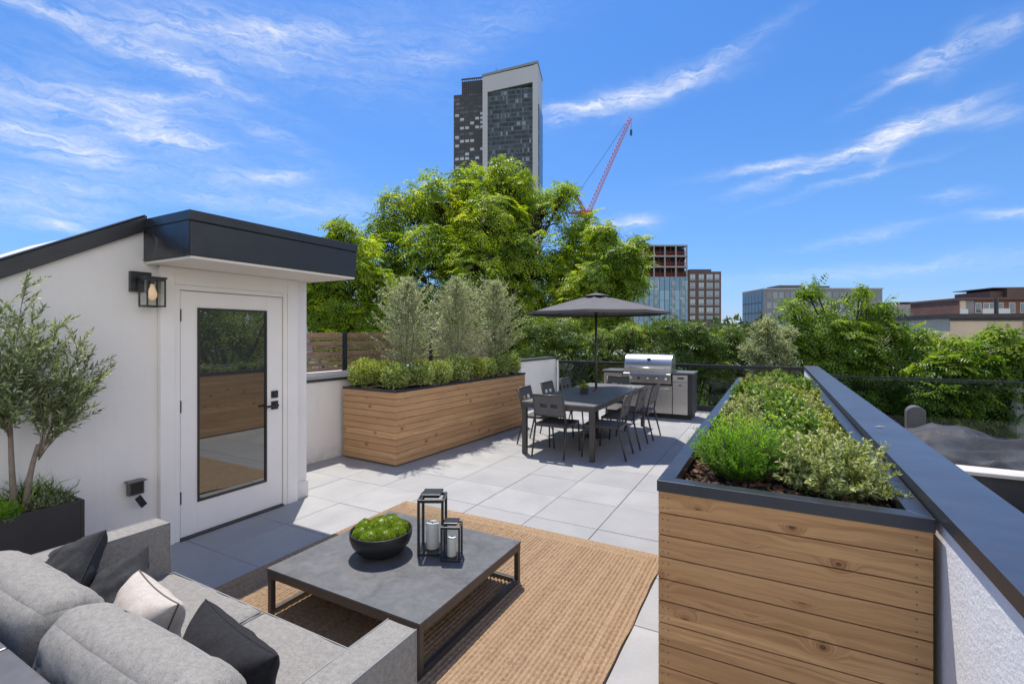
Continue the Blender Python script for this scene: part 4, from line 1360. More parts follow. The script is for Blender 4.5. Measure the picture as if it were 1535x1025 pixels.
# lanterns
def lantern(label, loc, w, h, ch, cr, rz):
    o = thing('lantern', label, 'lantern', loc, R(rz), 'lanterns on the coffee table')
    hw = w / 2; t = w * .095
    b = MB()
    b.box(-hw, hw, -hw, hw, 0, t)
    b.box(-hw + t * 1.2, hw - t * 1.2, -hw + t * 1.2, hw - t * 1.2, t, t + .002)
    b.build('base', M['blackmetal'], o, bevel=.0015)
    b = MB()
    for sx in (-1, 1):
        for sy in (-1, 1):
            b.box(sx * hw - (t if sx > 0 else 0), sx * hw + (t if sx < 0 else 0), sy * hw - (t if sy > 0 else 0), sy * hw + (t if sy < 0 else 0), t + .0003, h - t * 1.3)
    tz0, tz1 = h - t * 1.3 + .0003, h
    b.box(-hw, hw, -hw, -hw + t, tz0, tz1); b.box(-hw, hw, hw - t, hw, tz0, tz1)
    b.box(-hw, -hw + t, -hw + t + .0003, hw - t - .0003, tz0, tz1); b.box(hw - t, hw, -hw + t + .0003, hw - t - .0003, tz0, tz1)
    b.build('frame', M['blackmetal'], o, bevel=.0015)
    b = MB()
    k = hw * .74
    b.box(-hw * .6, hw * .6, -hw * .6, hw * .6, h + .0003, h + t * .9)
    b.box(-k, k, -k, k, h + t * .9 + .0003, h + t * 1.7)
    b.build('lid', M['blackmetal'], o, bevel=.003)
    b = MB()
    for sx in (-1, 1):
        b.box(sx * (hw - t / 2) - .001, sx * (hw - t / 2) + .001, -hw + t, hw - t, t + .001, h - t * 1.3)
        b.box(-hw + t, hw - t, sx * (hw - t / 2) - .001, sx * (hw - t / 2) + .001, t + .001, h - t * 1.3)
    b.build('glass', M['glass'], o)
    b = MB()
    b.lathe([(cr * .97, t + .003), (cr, t + .008), (cr, t + ch - .006), (cr * .93, t + ch), (cr * .6, t + ch - .004), (.002, t + ch - .008)], 32)
    cd = b.build('candle', M['wax'], o, smooth=True)
    b = MB(); b.tube([(0, 0, t + ch - .009), (.001, 0, t + ch + .008)], .0012, 6); b.build('wick', M['wick'], cd)
    return o
lantern('tall black lantern with a white pillar candle on the coffee table', (-1.945, 2.50, CTZ), .168, .355, .165, .041, 28)
lantern('small black lantern with a white candle, standing beside the tall one', (-1.775, 2.475, CTZ), .122, .215, .115, .0285, 26)

# ------------------------------------------------------------------ dining set
TB = thing('dining_table', 'long dark grey outdoor dining table with an umbrella through its top', 'table', (-2.60, 7.50, 0))
hx, hy, tz = .535, 1.44, .745
b = MB(); b.box(-hx, hx, -hy, hy, tz - .022, tz); b.build('table_top', M['slate2'], TB, bevel=.003)
b = MB()
b.box(-hx + .002, hx - .002, -hy + .002, -hy + .04, tz - .085, tz - .0225); b.box(-hx + .002, hx - .002, hy - .04, hy - .002, tz - .085, tz - .0225)
b.box(-hx + .002, -hx + .04, -hy + .0405, hy - .0405, tz - .085, tz - .0225); b.box(hx - .04, hx - .002, -hy + .0405, hy - .0405, tz - .085, tz - .0225)
b.build('apron', M['frame'], TB, bevel=.002)
for sx in (-1, 1):
    for sy in (-1, 1):
        b = MB(); b.box(sx * (hx - .035) - .032, sx * (hx - .035) + .032, sy * (hy - .035) - .032, sy * (hy - .035) + .032, 0.0, tz - .0855)
        b.build('leg', M['frame'], TB, bevel=.003)

def chair_proto(label, loc, rz):
    """faces local +Y (sitter looks to +Y); back on -Y side"""
    o = thing('dining_chair', label, 'chair', loc, rz, 'dining chairs round the long table')
    w, dp, sh = .235, .24, .445
    b = MB()
    b.box(-w + .02, w - .02, -dp + .01, dp, sh - .012, sh + .006); b.build('seat', M['sling'], o, bevel=.004)
    b = MB()
    b.beam((-w + .01, -dp, sh - .012), (-w + .01, dp, sh - .012), .024, .036); b.beam((w - .01, -dp, sh - .012), (w - .01, dp, sh - .012), .024, .036)
    b.beam((-w, dp + .008, sh - .012), (w, dp + .008, sh - .012), .024, .036); b.beam((-w, -dp + .005, sh - .02), (w, -dp + .005, sh - .02), .024, .03)
    b.build('seat_frame', M['frame'], o, bevel=.003)
    for sx in (-1, 1):
        b = MB(); b.tube([(sx * (w - .005), dp, sh - .01), (sx * (w + .003), dp + .035, .0)], [.014, .012], 8); b.build('leg', M['frame'], o, smooth=True)
        b = MB(); b.tube([(sx * (w - .005), -dp + .01, sh - .01), (sx * (w), -dp - .045, .20), (sx * (w + .003), -dp - .095, .0)], [.015, .014, .012], 8); b.build('leg', M['frame'], o, smooth=True)
    # back: two raked uprights, top and bottom rail, sling with slots
    b = MB()
    tp = (-dp - .085, .855)
    for sx in (-1, 1):
        b.tube([(sx * (w - .005), -dp + .012, sh - .02), (sx * (w - .006), -dp - .02, .60), (sx * (w - .012), tp[0], tp[1])], .0135, 8)
    b.tube([(-w + .012, tp[0], tp[1]), (w - .012, tp[0], tp[1])], .0135, 8)
    b.tube([(-w + .008, -dp - .012, .565), (w - .008, -dp - .012, .565)], .010, 8)
    bf = b.build('back_frame', M['frame'], o, smooth=True)
    b = MB()
    def yb(z): return -dp - .012 - (z - .565) * .26 if z > .56 else -dp
    for z0, z1 in ((.575, .665), (.680, .735), (.752, .848)):
        if z0 == .680:
            for xa, xb in ((-w + .012, -.13), (-.03, .03), (.13, w - .012)):
                b.add([(xa, yb(z0) - .004, z0), (xb, yb(z0) - .004, z0), (xb, yb(z1) - .004, z1), (xa, yb(z1) - .004, z1), (xa, yb(z0) + .004, z0), (xb, yb(z0) + .004, z0), (xb, yb(z1) + .004, z1), (xa, yb(z1) + .004, z1)],
                      [(0, 1, 2, 3), (7, 6, 5, 4), (0, 4, 5, 1), (1, 5, 6, 2), (2, 6, 7, 3), (3, 7, 4, 0)])
        else:
            za, zb = z0 - (.0 if z0 < .6 else .0165), z1 + (.0145 if z0 < .6 else 0)
            b.add([(-w + .01, yb(za) - .004, za), (w - .01, yb(za) - .004, za), (w - .01, yb(zb) - .004, zb), (-w + .01, yb(zb) - .004, zb), (-w + .01, yb(za) + .004, za), (w - .01, yb(za) + .004, za), (w - .01, yb(zb) + .004, zb), (-w + .01, yb(zb) + .004, zb)],
                  [(0, 1, 2, 3), (7, 6, 5, 4), (0, 4, 5, 1), (1, 5, 6, 2), (2, 6, 7, 3), (3, 7, 4, 0)])
    b.build('backrest', M['sling'], o)
    return o
c0 = chair_proto('grey sling chair at the near end of the table, back to the viewer', (-2.70, 6.32, 0), 0)
for x, y, rz, lb in (
    (-2.06, 6.55, R(93), 'nearest sling chair on the grill side of the table, its whole seat in view'),
    (-2.03, 7.28, R(90), 'middle sling chair along the table side facing the cedar planter wall'),
    (-2.00, 8.05, R(88), 'farthest sling chair on the right side of the table, close to the grill'),
    (-3.13, 6.78, R(-88), 'nearest sling chair on the side of the long cedar planter'),
    (-3.15, 7.66, R(-91), 'second sling chair on the planter side, back against the white wall'),
    (-3.14, 8.45, R(-90), 'third sling chair on the planter side, farthest from the viewer'),
    (-2.66, 8.98, R(180), 'sling chair at the far end of the table in front of the grill')):
    dup(c0, (x, y, 0), rz, lb)

# umbrella
UM = thing('patio_umbrella', 'open dark grey octagonal patio umbrella standing through the dining table', 'umbrella', (-2.60, 7.74, 0))
b = MB(); b.tube([(0, 0, .03), (0, 0, 2.36)], .021, 16); b.build('pole', M['darkmetal'], UM, smooth=True)
b = MB(); b.lathe([(.25, .0), (.25, .03), (.05, .05), (.035, .28), (.024, .30)], 32); b.build('base', M['darkmetal'], UM, smooth=True)
b = MB(); b.lathe([(.075, tz), (.075, tz + .006), (.028, tz + .010), (.026, tz + .03)], 24); b.build('collar', plain('rust_collar', (.16, .085, .065), .6), UM, smooth=True)
def canopy(r, zr, zt, n=8, sub=10, sag=.035, rot=.2, scallop=.018, r0=0.0):
    vs, fs = [], []
    rings = 12
    for i in range(rings + 1):
        t = r0 + (1 - r0) * i / rings
        for k in range(n * sub):
            a = rot + 2 * PI * k / (n * sub); ph = (k % sub) / sub
            poly = math.cos(PI / n) / math.cos((ph - .5) * 2 * PI / n)
            z = zt + (zr - zt) * (t ** 1.12) - sag * math.sin(PI * ph) * math.sin(PI * min(1, t)) * .9 + (-.0) 
            rr = r * t * poly * (1 - (scallop * math.sin(PI * ph) if i == rings else 0))
            vs.append((rr * math.cos(a), rr * math.sin(a), z))
    m_ = n * sub
    for i in range(rings):
        for k in range(m_):
            p, q = i * m_ + k, i * m_ + (k + 1) % m_
            fs.append((p, q, q + m_, p + m_))
    return vs, fs
UR, UZ, UT = 1.20, 2.045, 2.345
vs, fs = canopy(UR, UZ, UT, r0=.13)
b = MB(); b.add(vs, fs); cpy = b.build('canopy', M['canvas'], UM)
smooth_by_angle(cpy, 14)
so_ = cpy.modifiers.new('thick', 'SOLIDIFY'); so_.thickness = .003
# valance
b = MB(); m_ = 80; ring = vs[-m_:]
b.add([(x, y, z) for x, y, z in ring] + [(x * .997, y * .997, z - .035) for x, y, z in ring], [(k, (k + 1) % m_, m_ + (k + 1) % m_, m_ + k) for k in range(m_)])
vl = b.build('valance', M['canvas'], cpy); so_ = vl.modifiers.new('thick', 'SOLIDIFY'); so_.thickness = .002
vs2, fs2 = canopy(.235, 2.325, 2.382, sag=.010, r0=.02)
b = MB(); b.add(vs2, fs2); vt = b.build('vent', M['canvas'], cpy); smooth_by_angle(vt, 14)
so_ = vt.modifiers.new('thick', 'SOLIDIFY'); so_.thickness = .003
b = MB(); b.lathe([(.018, 2.375), (.022, 2.385), (.016, 2.398), (.004, 2.403)], 16); b.build('finial', M['darkmetal'], UM, smooth=True)
b = MB(); b.lathe([(.032, 2.02), (.036, 2.04), (.036, 2.08), (.03, 2.09)], 16); b.build('hub', M['darkmetal'], UM, smooth=True)
for k in range(8):
    a = .2 + 2 * PI * k / 8
    ca, sa = math.cos(a), math.sin(a)
    pts = []
    for q in range(9):
        t = .03 + .955 * q / 8
        pts.append((UR * t * ca, UR * t * sa, UT + (UZ - UT) * t ** 1.12 - .013))
    b = MB(); b.tube(pts, .0075, 6); rb = b.build('rib', M['darkmetal'], UM, smooth=True)
    t = .52
    b = MB(); b.tube([(.03 * ca, .03 * sa, 2.055), (UR * t * ca, UR * t * sa, UT + (UZ - UT) * t ** 1.12 - .022)], .006, 6); b.build('strut', M['darkmetal'], rb, smooth=True)

# little succulent pot on the dining table
PT = thing('potted_succulent', 'small square pot with a green succulent on the dining table', 'potted plant', (-2.62, 7.22, tz))
b = MB(); b.box(-.052, .052, -.052, .052, 0, .078); b.build('pot', M['pot'], PT, bevel=.004)
n = 260; d = rand_dirs(n, .0, 1.0)
leaf_mesh('foliage', np.array([0, 0, .078]) + d * .03, d + np.array([0, 0, .5]), rand_dirs(n), rng.uniform(.04, .085, n), .014, LM['ball'], PT)

# ------------------------------------------------------------------ grill island
GR = thing('grill_island', 'outdoor kitchen island with dark counter and stainless cabinet doors', 'outdoor kitchen', (-2.28, 9.92, 0))
gx0, gx1, gd_ = -.90, .90, .62
b = MB(); b.box(gx0 + .01, gx1, .022, gd_, .09, .895); b.box(gx0 + .03, gx1 - .03, .07, gd_ - .02, 0, .09); b.build('carcass', M['roofing'], GR, bevel=.003)
b = MB(); b.box(gx0 - .02, -.475, -.02, gd_ + .02, .8955, .93); b.box(.525, gx1 + .025, -.02, gd_ + .02, .8955, .93); b.box(-.474, .524, gd_ - .10, gd_ + .02, .8955, .93)
b.build('countertop', M['slate'], GR, bevel=.003)
b = MB(); b.box(.53, gx1 - .09, .0, .0215, .745, .88); dw = b.build('drawer', M['brushed'], GR, bevel=.003)
b = MB(); b.box(.62, .745, -.004, -.0005, .80, .835); b.build('pull', M['darkmetal'], dw)
b = MB(); b.box(.53, gx1 - .09, .0, .0215, .10, .738); dw = b.build('cabinet_door', M['brushed'], GR, bevel=.003)
b = MB(); b.box(.645, .70, -.004, -.0005, .665, .69); b.build('pull', M['darkmetal'], dw)
b = MB(); b.box(gx0 + .02, -.485, .0, .0215, .62, .88); dw = b.build('drawer', M['brushed'], GR, bevel=.003)
b = MB(); b.box(gx0 + .02, -.485, .0, .0215, .10, .612); dw = b.build('cabinet_door', M['brushed'], GR, bevel=.003)
b = MB(); b.box(-.80, -.56, -.004, -.0005, .56, .59); b.build('pull', M['darkmetal'], dw)
b = MB(); b.box(-.46, .515, .0, .0215, .10, .655); dw = b.build('cabinet_door', M['brushed'], GR, bevel=.003)
b = MB(); b.tube([(.10, -.03, .60), (.46, -.03, .60)], .010, 10); b.tube([(.13, 0, .60), (.13, -.03, .60)], .006, 8); b.tube([(.43, 0, .60), (.43, -.03, .60)], .006, 8); b.build('handle', M['brushed'], dw, smooth=True)
# grill set into the counter
GL = thing('gas_grill', 'stainless gas grill with a rounded hood and five knobs set into the island', 'grill', (-2.255, 9.92, .66))
b = MB()
b.add([(-.475, -.045, .04), (.475, -.045, .04), (.475, -.075, .215), (-.475, -.075, .215), (-.475, .02, .04), (.475, .02, .04), (.475, .02, .235), (-.475, .02, .235), (-.475, -.06, .235), (.475, -.06, .235)],
      [(0, 1, 2, 3), (3, 2, 9, 8), (8, 9, 6, 7), (0, 4, 5, 1), (1, 5, 6, 9, 2), (0, 3, 8, 7, 4), (5, 4, 7, 6)])
b.build('control_panel', M['brushed'], GL, bevel=.004)
mk = M['blackmetal']
for k, xk in enumerate((-.33, -.155, .02, .195, .37)):
    rr = .034 if k in (0, 4) else .024
    Mk = Matrix.Translation((xk, -.062, .135)) @ Matrix.Rotation(R(80), 4, 'X')
    b = MB(); b.lathe([(rr * 1.15, 0), (rr * 1.15, .006), (rr, .008), (rr * .85, .030), (rr * .2, .034)], 20, M=Mk); b.build('knob', M['brushed'] if k != 1 else mk, GL, smooth=True)
b = MB(); b.box(-.48, .48, .021, .56, .236, .262); b.build('firebox', M['brushed'], GL, bevel=.003)
b = MB()
hp = [(.03, .263), (.03, .335)] + [(.03 + .25 - .25 * math.cos(t), .335 + .275 * math.sin(t)) for t in [PI / 2 * k / 9 for k in range(1, 10)]] + [(.42, .60), (.50, .50), (.52, .263)]
b.prism(hp, -.455, .455, 'x'); hd = b.build('hood', M['brushed'], GL); smooth_by_angle(hd, 30)
for sx in (-1, 1):
    b = MB(); b.prism([(p[0] - (.004 if i < 8 else -.004), p[1] + (.004 if p[1] > .4 else 0)) for i, p in enumerate(hp)], sx * .4555, sx * .472, 'x') if sx > 0 else b.prism([(p[0] - (.004 if i < 8 else -.004), p[1] + (.004 if p[1] > .4 else 0)) for i, p in enumerate(hp)], -.472, -.4555, 'x')
    b.build('end_cap', M['brushed'], hd, bevel=.002)
b = MB(); b.tube([(-.36, -.035, .345), (.36, -.035, .345)], .014, 12)
for xk in (-.33, .33): b.tube([(xk, .03, .345), (xk, -.035, .345)], .010, 8)
b.build('handle', M['brushed'], hd, smooth=True)
Mk = Matrix.Translation((.02, .088, .515)) @ Matrix.Rotation(R(58), 4, 'X')
b = MB(); b.lathe([(.036, 0), (.036, .010), (.03, .014), (.01, .014)], 20, M=Mk); b.build('thermometer', mk, hd, smooth=True)


# ================================================================== PLANTS
def plant(name, label, cat, loc, arrays, mat, group=None, stems=None, shape='kite', bark='olivebark', fold=.25, curl=.15, rnd=None):
    o = thing(name, label, cat, loc, 0, group)
    B, D, N, L, Wd = arrays
    leaf_mesh('foliage', B, D, N, L, Wd, mat, o, shape=shape, world=True, fold=fold, curl=curl, rnd=rnd)
    if stems is not None and len(stems[0]):
        stick_mesh('stem', stems[0], stems[1], stems[2], stems[3], M[bark], o, world=True)
    return o


def cat_arrays(lst):
    return [np.concatenate(q) for q in zip(*lst)]


# a shrub made of leafy shoots: every shoot carries leaves along it
def shoots(c, n, length, spread, nl, L, Wd, up=.8, flop=.15, base_r=.08, ang=.75, tipbias=.35, zs=1.0):
    c = np.array(c, float)
    st0, st1, out = [], [], []
    for k in range(n):
        a = rng.uniform(0, 2 * PI); r = base_r * math.sqrt(rng.random())
        p0 = c + np.array([r * math.cos(a), r * math.sin(a), 0])
        tilt = spread * rng.random() ** .7
        az = a + rng.normal(0, .5)
        d = np.array([math.sin(tilt) * math.cos(az), math.sin(tilt) * math.sin(az), math.cos(tilt) * zs])
        ln = length * rng.uniform(.65, 1.1) * (1 - .25 * tilt)
        p1 = p0 + d * ln * .5; p2 = p0 + d * ln + np.array([d[0], d[1], 0]) * ln * flop - np.array([0, 0, flop * ln * .4])
        st0 += [p0, p1]; st1 += [p1, p2]
        t = tipbias + (1 - tipbias) * np.sort(rng.random(nl)) if tipbias > 0 else rng.random(nl)
        t = t[:, None]
        pp = np.where(t < .5, p0 + (p1 - p0) * t * 2, p1 + (p2 - p1) * (t * 2 - 1))
        ax = unit(p2 - p0)
        rd = rand_dirs(nl); sd = unit(rd - (rd @ ax)[:, None] * ax)
        dd = unit(ax * (1 - ang) + sd * ang + np.array([0, 0, up * .3]))
        nn = unit(ax + rng.normal(0, .35, (nl, 3)))
        sz = (.65 + .35 * np.sin(PI * np.clip(t[:, 0], 0, 1) ** .8))
        out.append((pp, dd, nn, L * sz * rng.uniform(.75, 1.2, nl), Wd * sz * rng.uniform(.8, 1.15, nl)))
    return cat_arrays(out), (np.array(st0), np.array(st1))


# ---- right planter
zt = 1.0
# bright feathery mound
arr, st = shoots((-.135, 2.56, zt), 520, .29, 1.05, 28, .028, .0056, ang=.55, base_r=.07, tipbias=.12, flop=.02, zs=1.1)
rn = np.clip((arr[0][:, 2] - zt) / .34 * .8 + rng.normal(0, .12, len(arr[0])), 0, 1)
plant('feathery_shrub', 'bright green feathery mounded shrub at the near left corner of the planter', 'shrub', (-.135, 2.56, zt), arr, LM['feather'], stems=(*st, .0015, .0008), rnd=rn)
arr, st = shoots((.225, 2.545, zt - .01), 190, .29, 1.22, 46, .036, .0125, ang=.6, base_r=.08, tipbias=.15, flop=.06)
plant('variegated_shrub', 'pale variegated dome shrub at the near right corner of the planter', 'shrub', (.225, 2.545, zt), arr, LM['variegated'], stems=(*st, .002, .001), shape='full')
groups = 'perennials filling the foreground planter'
PL = [
    (-.24, 3.15, .17, 'variegated', 'pale green tufted perennial behind the bright feathery mound'),
    (.04, 3.18, .19, 'glossy', 'dark glossy leafy perennial between the feathery mound and the pale dome'),
    (.30, 3.22, .22, 'variegated', 'cream-edged leafy shrub against the coping, behind the pale dome'),
    (.12, 3.62, .27, 'glossy', 'broad glossy-leaved clump in the middle of the planter'),
    (-.20, 3.62, .21, 'lime', 'yellow-green clump along the terrace side of the planter'),
    (.30, 3.95, .23, 'lime', 'lime green leafy clump leaning over the inner planter rim'),
    (-.24, 4.20, .25, 'variegated', 'pale variegated mound on the terrace side, beyond the yellow-green clump'),
    (.08, 4.42, .27, 'glossy', 'dark leafy clump beside the pale variegated mound'),
    (.30, 4.85, .24, 'variegated', 'pale leafy clump by the coping, halfway along the planter'),
    (-.22, 4.95, .25, 'variegated', 'cream and green mound halfway along the terrace side'),
    (.02, 5.35, .26, 'glossy', 'dense glossy clump past the middle of the planter'),
    (.30, 5.75, .24, 'lime', 'light green clump by the coping in the far half of the planter'),
    (-.24, 5.75, .24, 'glossy', 'green leafy clump on the terrace side in the far half'),
    (.02, 6.25, .27, 'variegated', 'pale clump in the far third of the planter'),
    (.26, 6.75, .26, 'glossy', 'dark leafy clump near the far end, coping side'),
    (-.20, 6.75, .26, 'lime', 'light green clump near the far end, terrace side'),
    (.05, 7.25, .30, 'glossy', 'tallest leafy clump at the far end of the planter'),
]
for i, (x, y, r, kd, lb) in enumerate(PL):
    r *= .84 if i < 2 else .77; x = x * .92
    big = kd == 'glossy'
    arr, st = shoots((x, y, zt - .02), 58 if big else 76, r * (1.12 if big else 1.05), 1.15, 24 if big else 34, .062 if big else .042, .026 if big else .014, ang=.62, base_r=r * .4, tipbias=.15, flop=.10, up=.5)
    plant('perennial', lb, 'perennial plant', (x, y, zt), arr, LM[kd], groups, stems=(*st, .0025, .0012), shape='full' if y < 4.6 else 'kite')

# ---- left planter: ball shrubs and silvery trees
kinds = ['lime', 'lime', 'ball', 'ball', 'lime', 'ball', 'ball', 'lime', 'ball', 'ball', 'ball']
desc = ['bright yellow-green ball shrub at the near end of the long planter', 'yellow-green ball shrub, second from the near end', 'pale green ball shrub at the front, third from the near end',
        'soft green ball shrub below the nearest silvery tree', 'yellow-tinged ball shrub between the first two silvery trees', 'green ball shrub below the middle silvery tree', 'large green ball shrub just past the middle silvery tree',
        'light yellow-green ball shrub before the farthest silvery tree', 'dull green ball shrub below the farthest silvery tree', 'small green ball shrub near the far end of the long planter', 'last ball shrub at the far end of the long planter']
loc_ = [(-.78, .20), (-.72, .50), (-.24, .24), (-.16, .62), (-.40, .92), (-.16, 1.04), (-.18, 1.48), (-.16, 1.90), (-.18, 2.28), (-.17, 2.68), (-.18, 3.04)]
rad_ = [.22, .20, .19, .20, .21, .19, .235, .21, .18, .19, .20]
for i, ((lx, ly), r) in enumerate(zip(loc_, rad_)):
    c = LPm @ Vector((lx, ly, 1.0 + r * .62))
    n_ = 2600
    arr = bush_leaves((c.x, c.y, c.z), r * rng.uniform(.92, 1.05), n_, .044, .018, up=.25, shell=.45, lower=-.75, jitter=.60, squash=rng.uniform(.88, 1.02))
    q_ = arr[0][::26]; st = (np.tile([[c.x, c.y, c.z - r * .6]], (len(q_), 1)) + (q_ - np.array([c.x, c.y, c.z])) * .25, q_)
    plant('ball_shrub', desc[i], 'shrub', (c.x, c.y, .93), arr, LM[kinds[i]], 'ball shrubs along the long planter', stems=(*st, .002, .001))

def silvery(label, loc, top, rad, seed):
    o = thing('silvery_tree', label, 'tree', loc, 0, 'silvery trees in the long planter')
    H = top - loc[2]
    P0, P1, out = [], [], []
    tr = MB()
    pts = [Vector(loc) + Vector((.02 * math.sin(z * 5 + seed), .02 * math.cos(z * 4 + seed), z)) for z in np.linspace(0, H * .97, 9)]
    tr.tube(pts, list(np.linspace(.017, .003, 9)), 7)
    for s_ in (-1, 1):
        pts2 = [Vector(loc) + Vector((s_ * (.03 + .10 * t), .06 * s_ * t, t * H * .7)) for t in np.linspace(0, 1, 6)]
        tr.tube(pts2, list(np.linspace(.012, .002, 6)), 6)
    tr.build('trunk', M['olivebark'], o, smooth=True, world=True)
    for k in range(420):
        t = .20 + .80 * rng.random() ** .85
        prof = rad * min(1, (t / .22)) ** .4 * max(.06, 1 - max(0, (t - .38) / .64) ** 1.7) * rng.uniform(.40, 1.15) * (1.35 if rng.random() < .08 else 1)
        az = rng.uniform(0, 2 * PI)
        p0 = np.array([loc[0], loc[1], loc[2] + H * (t - .08)])
        el = rng.uniform(.5, 1.2)
        p1 = p0 + np.array([math.cos(az) * prof, math.sin(az) * prof, prof * math.tan(el) * .55 + .05])
        P0.append(p0 * .6 + p1 * .4); P1.append(p1)
        nl = 34
        tt = (.15 + .85 * rng.random(nl))[:, None]
        ax = unit(p1 - p0); rd = rand_dirs(nl); sd = unit(rd - (rd @ ax)[:, None] * ax)
        out.append((p0 + (p1 - p0) * tt + rng.normal(0, .012, (nl, 3)), unit(ax * .75 + sd * .6), unit(rd), rng.uniform(.028, .048, nl), rng.uniform(.007, .011, nl)))
    stick_mesh('branch', P0, P1, .0028, .001, M['olivebark'], o, world=True)
    B, D, N, L, Wd = cat_arrays(out)
    leaf_mesh('crown', B, D, N, L, Wd, LM['silver'], o, world=True)
for lx, ly, top, rad, lb in ((-.52, .74, 2.56, .56, 'nearest of the silvery small-leaved trees in the long planter'),
                             (-.50, 1.88, 2.68, .62, 'middle silvery small-leaved tree in the long planter'),
                             (-.48, 2.98, 2.74, .62, 'farthest silvery small-leaved tree, closest to the white wall end')):
    c = LPm @ Vector((lx, ly, .93))
    silvery(lb, (c.x, c.y, .93), top, rad, lx * 9 + ly)

# ---- black trough with the olive tree, against the bulkhead wall
TP = thing('trough_planter', 'matt black rectangular trough planter against the white wall behind the sofa', 'planter', (-4.06, .75, 0))
b = MB(); x0, x1, y0, y1, hh, t = -4.285, -3.835, .15, 1.385, .65, .022
b.box(x0, x1, y0, y0 + t, 0, hh); b.box(x0, x1, y1 - t, y1, 0, hh); b.box(x0, x0 + t, y0 + t, y1 - t, 0, hh); b.box(x1 - t, x1, y0 + t, y1 - t, 0, hh); b.box(x0 + t, x1 - t, y0 + t, y1 - t, 0, .04)
b.build('trough', M['pot'], TP, bevel=.003, world=True)
mulch_bed(x0 + t, x1 - t, y0 + t, y1 - t, .615, 700)

def olive_tree(label, loc):
    o = thing('olive_tree', label, 'tree', loc)
    L0 = Vector(loc)
    tr = MB(); twg0, twg1, tr0, out = [], [], [], []
    def bez(a, c, d, n=10): return [a.lerp(c, t).lerp(c.lerp(d, t), t) for t in np.linspace(0, 1, n)]
    stems = [
        (L0 + Vector((.0, -.015, 0)), L0 + Vector((.01, -.035, .28)), L0 + Vector((.00, -.035, .52)), .0155),
        (L0 + Vector((.015, .025, 0)), L0 + Vector((.02, .035, .20)), L0 + Vector((.02, .085, .40)), .0165),
    ]
    ends = []
    for a, c, d, r in stems:
        p = bez(a, c, d); tr.tube(p, list(np.linspace(r * 1.15, r * .7, 10)), 9); ends.append((d, r * .7))
    mains = []
    heads = [(0, (.03, .02, 1.40)), (0, (.05, -.14, 1.22)), (0, (-.06, .10, 1.20)), (0, (.10, -.34, 1.00)), (0, (.06, .12, 1.02)), (1, (.10, .03, .86)), (0, (.08, .06, 1.10)), (0, (-.02, -.22, 1.12)), (0, (.12, -.46, .82)), (0, (.05, -.30, .78)),
             (1, (.03, .20, 1.14)), (1, (.10, .32, 1.02)), (1, (.02, .42, .92)), (1, (.10, .40, .72)), (1, (-.06, .14, 1.00)), (1, (.12, .14, .88)), (0, (.16, -.16, .78)), (1, (.05, .46, .80)), (0, (.14, -.03, .96)),
             (1, (.14, .26, .64)), (0, (.14, -.10, .66)), (1, (.00, .30, .82)), (0, (-.05, -.05, .84))]
    for k, hd_ in heads:
        a, r = ends[k]; d = L0 + Vector((hd_[0], hd_[1] * .78, hd_[2] * .97))
        c = a.lerp(d, .45) + Vector((rng.uniform(-.03, .03), rng.uniform(-.03, .03) + (.05 if k else -.03), -.02))
        p = bez(a - Vector((0, 0, rng.uniform(0, .10))), c, d, 12)
        tr.tube(p, list(np.linspace(r * .40, .0016, 12)), 6); mains.append(p)
    tr.build('trunk', M['olivebark'], o, smooth=True, world=True)
    def leafy(p0, p1, nl, t0=.1):
        p0 = np.array(p0); p1 = np.array(p1)
        ax = unit(p1 - p0); h = unit(np.cross(ax, rand_dirs(1)[0])); g_ = np.cross(ax, h)
        for q in range(nl):
            t = t0 + (1 - t0) * (q + .5) / nl
            s_ = h if q % 2 else g_
            for sg in (-1, 1):
                out.append((p0 + (p1 - p0) * t, unit(ax * .85 + s_ * sg * .75 + rng.normal(0, .16, 3)), unit(ax * .8 - s_ * sg * .5 + rng.normal(0, .25, 3)), rng.uniform(.038, .062) * (1 - .25 * t), rng.uniform(.0095, .013)))
        out.append((p1, unit(ax + rng.normal(0, .1, 3)), unit(h), .045, .009))
    for p in mains:
        for i in range(2, 12):
            for _ in range(2 if i > 3 else 1):
                d = (p[i] - p[i - 1]).normalized()
                s_ = Vector(rand_dirs(1, -.5, .9)[0])
                ln = rng.uniform(.10, .24) * (1.05 - .03 * i)
                e = p[i] + (d * .7 + s_ * .75 + Vector((0, 0, .15))).normalized() * ln
                if e.x < -4.26: e.x = -4.26 + rng.uniform(0, .03)
                twg0.append(tuple(p[i])); twg1.append(tuple(e)); leafy(p[i], e, int(ln / .018))
        leafy(p[-2], p[-1] + (p[-1] - p[-2]).normalized() * .05, 6)
    stick_mesh('twig', twg0, twg1, .0022, .0009, M['olivebark'], o, world=True)
    B, D, N, L, Wd = [np.array(q) for q in zip(*out)]
    leaf_mesh('crown', B, D, N, L, Wd, LM['olive'], o, shape='full', world=True, fold=.12, curl=.12)
olive_tree('young olive tree with twin grey trunks in the black trough by the white wall', (-4.05, 1.14, .61))
for lb, y, kd, ln, wd, n, L_ in (('bright yellow-green tuft at the foot of the olive tree', 1.00, 'feather', .15, .004, 150, .035),
                             ('grey-green spreading tuft in the trough, right of the olive trunk', 1.27, 'olive', .13, .005, 120, .03)):
    arr, st = shoots((-3.95 if y < 1.1 else -3.98, y, .61), n, ln, 1.25, 22, L_, wd * 1.2, ang=.5, base_r=.05, tipbias=.1, flop=.05)
    plant('trough_tuft', lb, 'plant', (-3.95, y, .61), arr, LM[kd], stems=(*st, .0013, .0007))
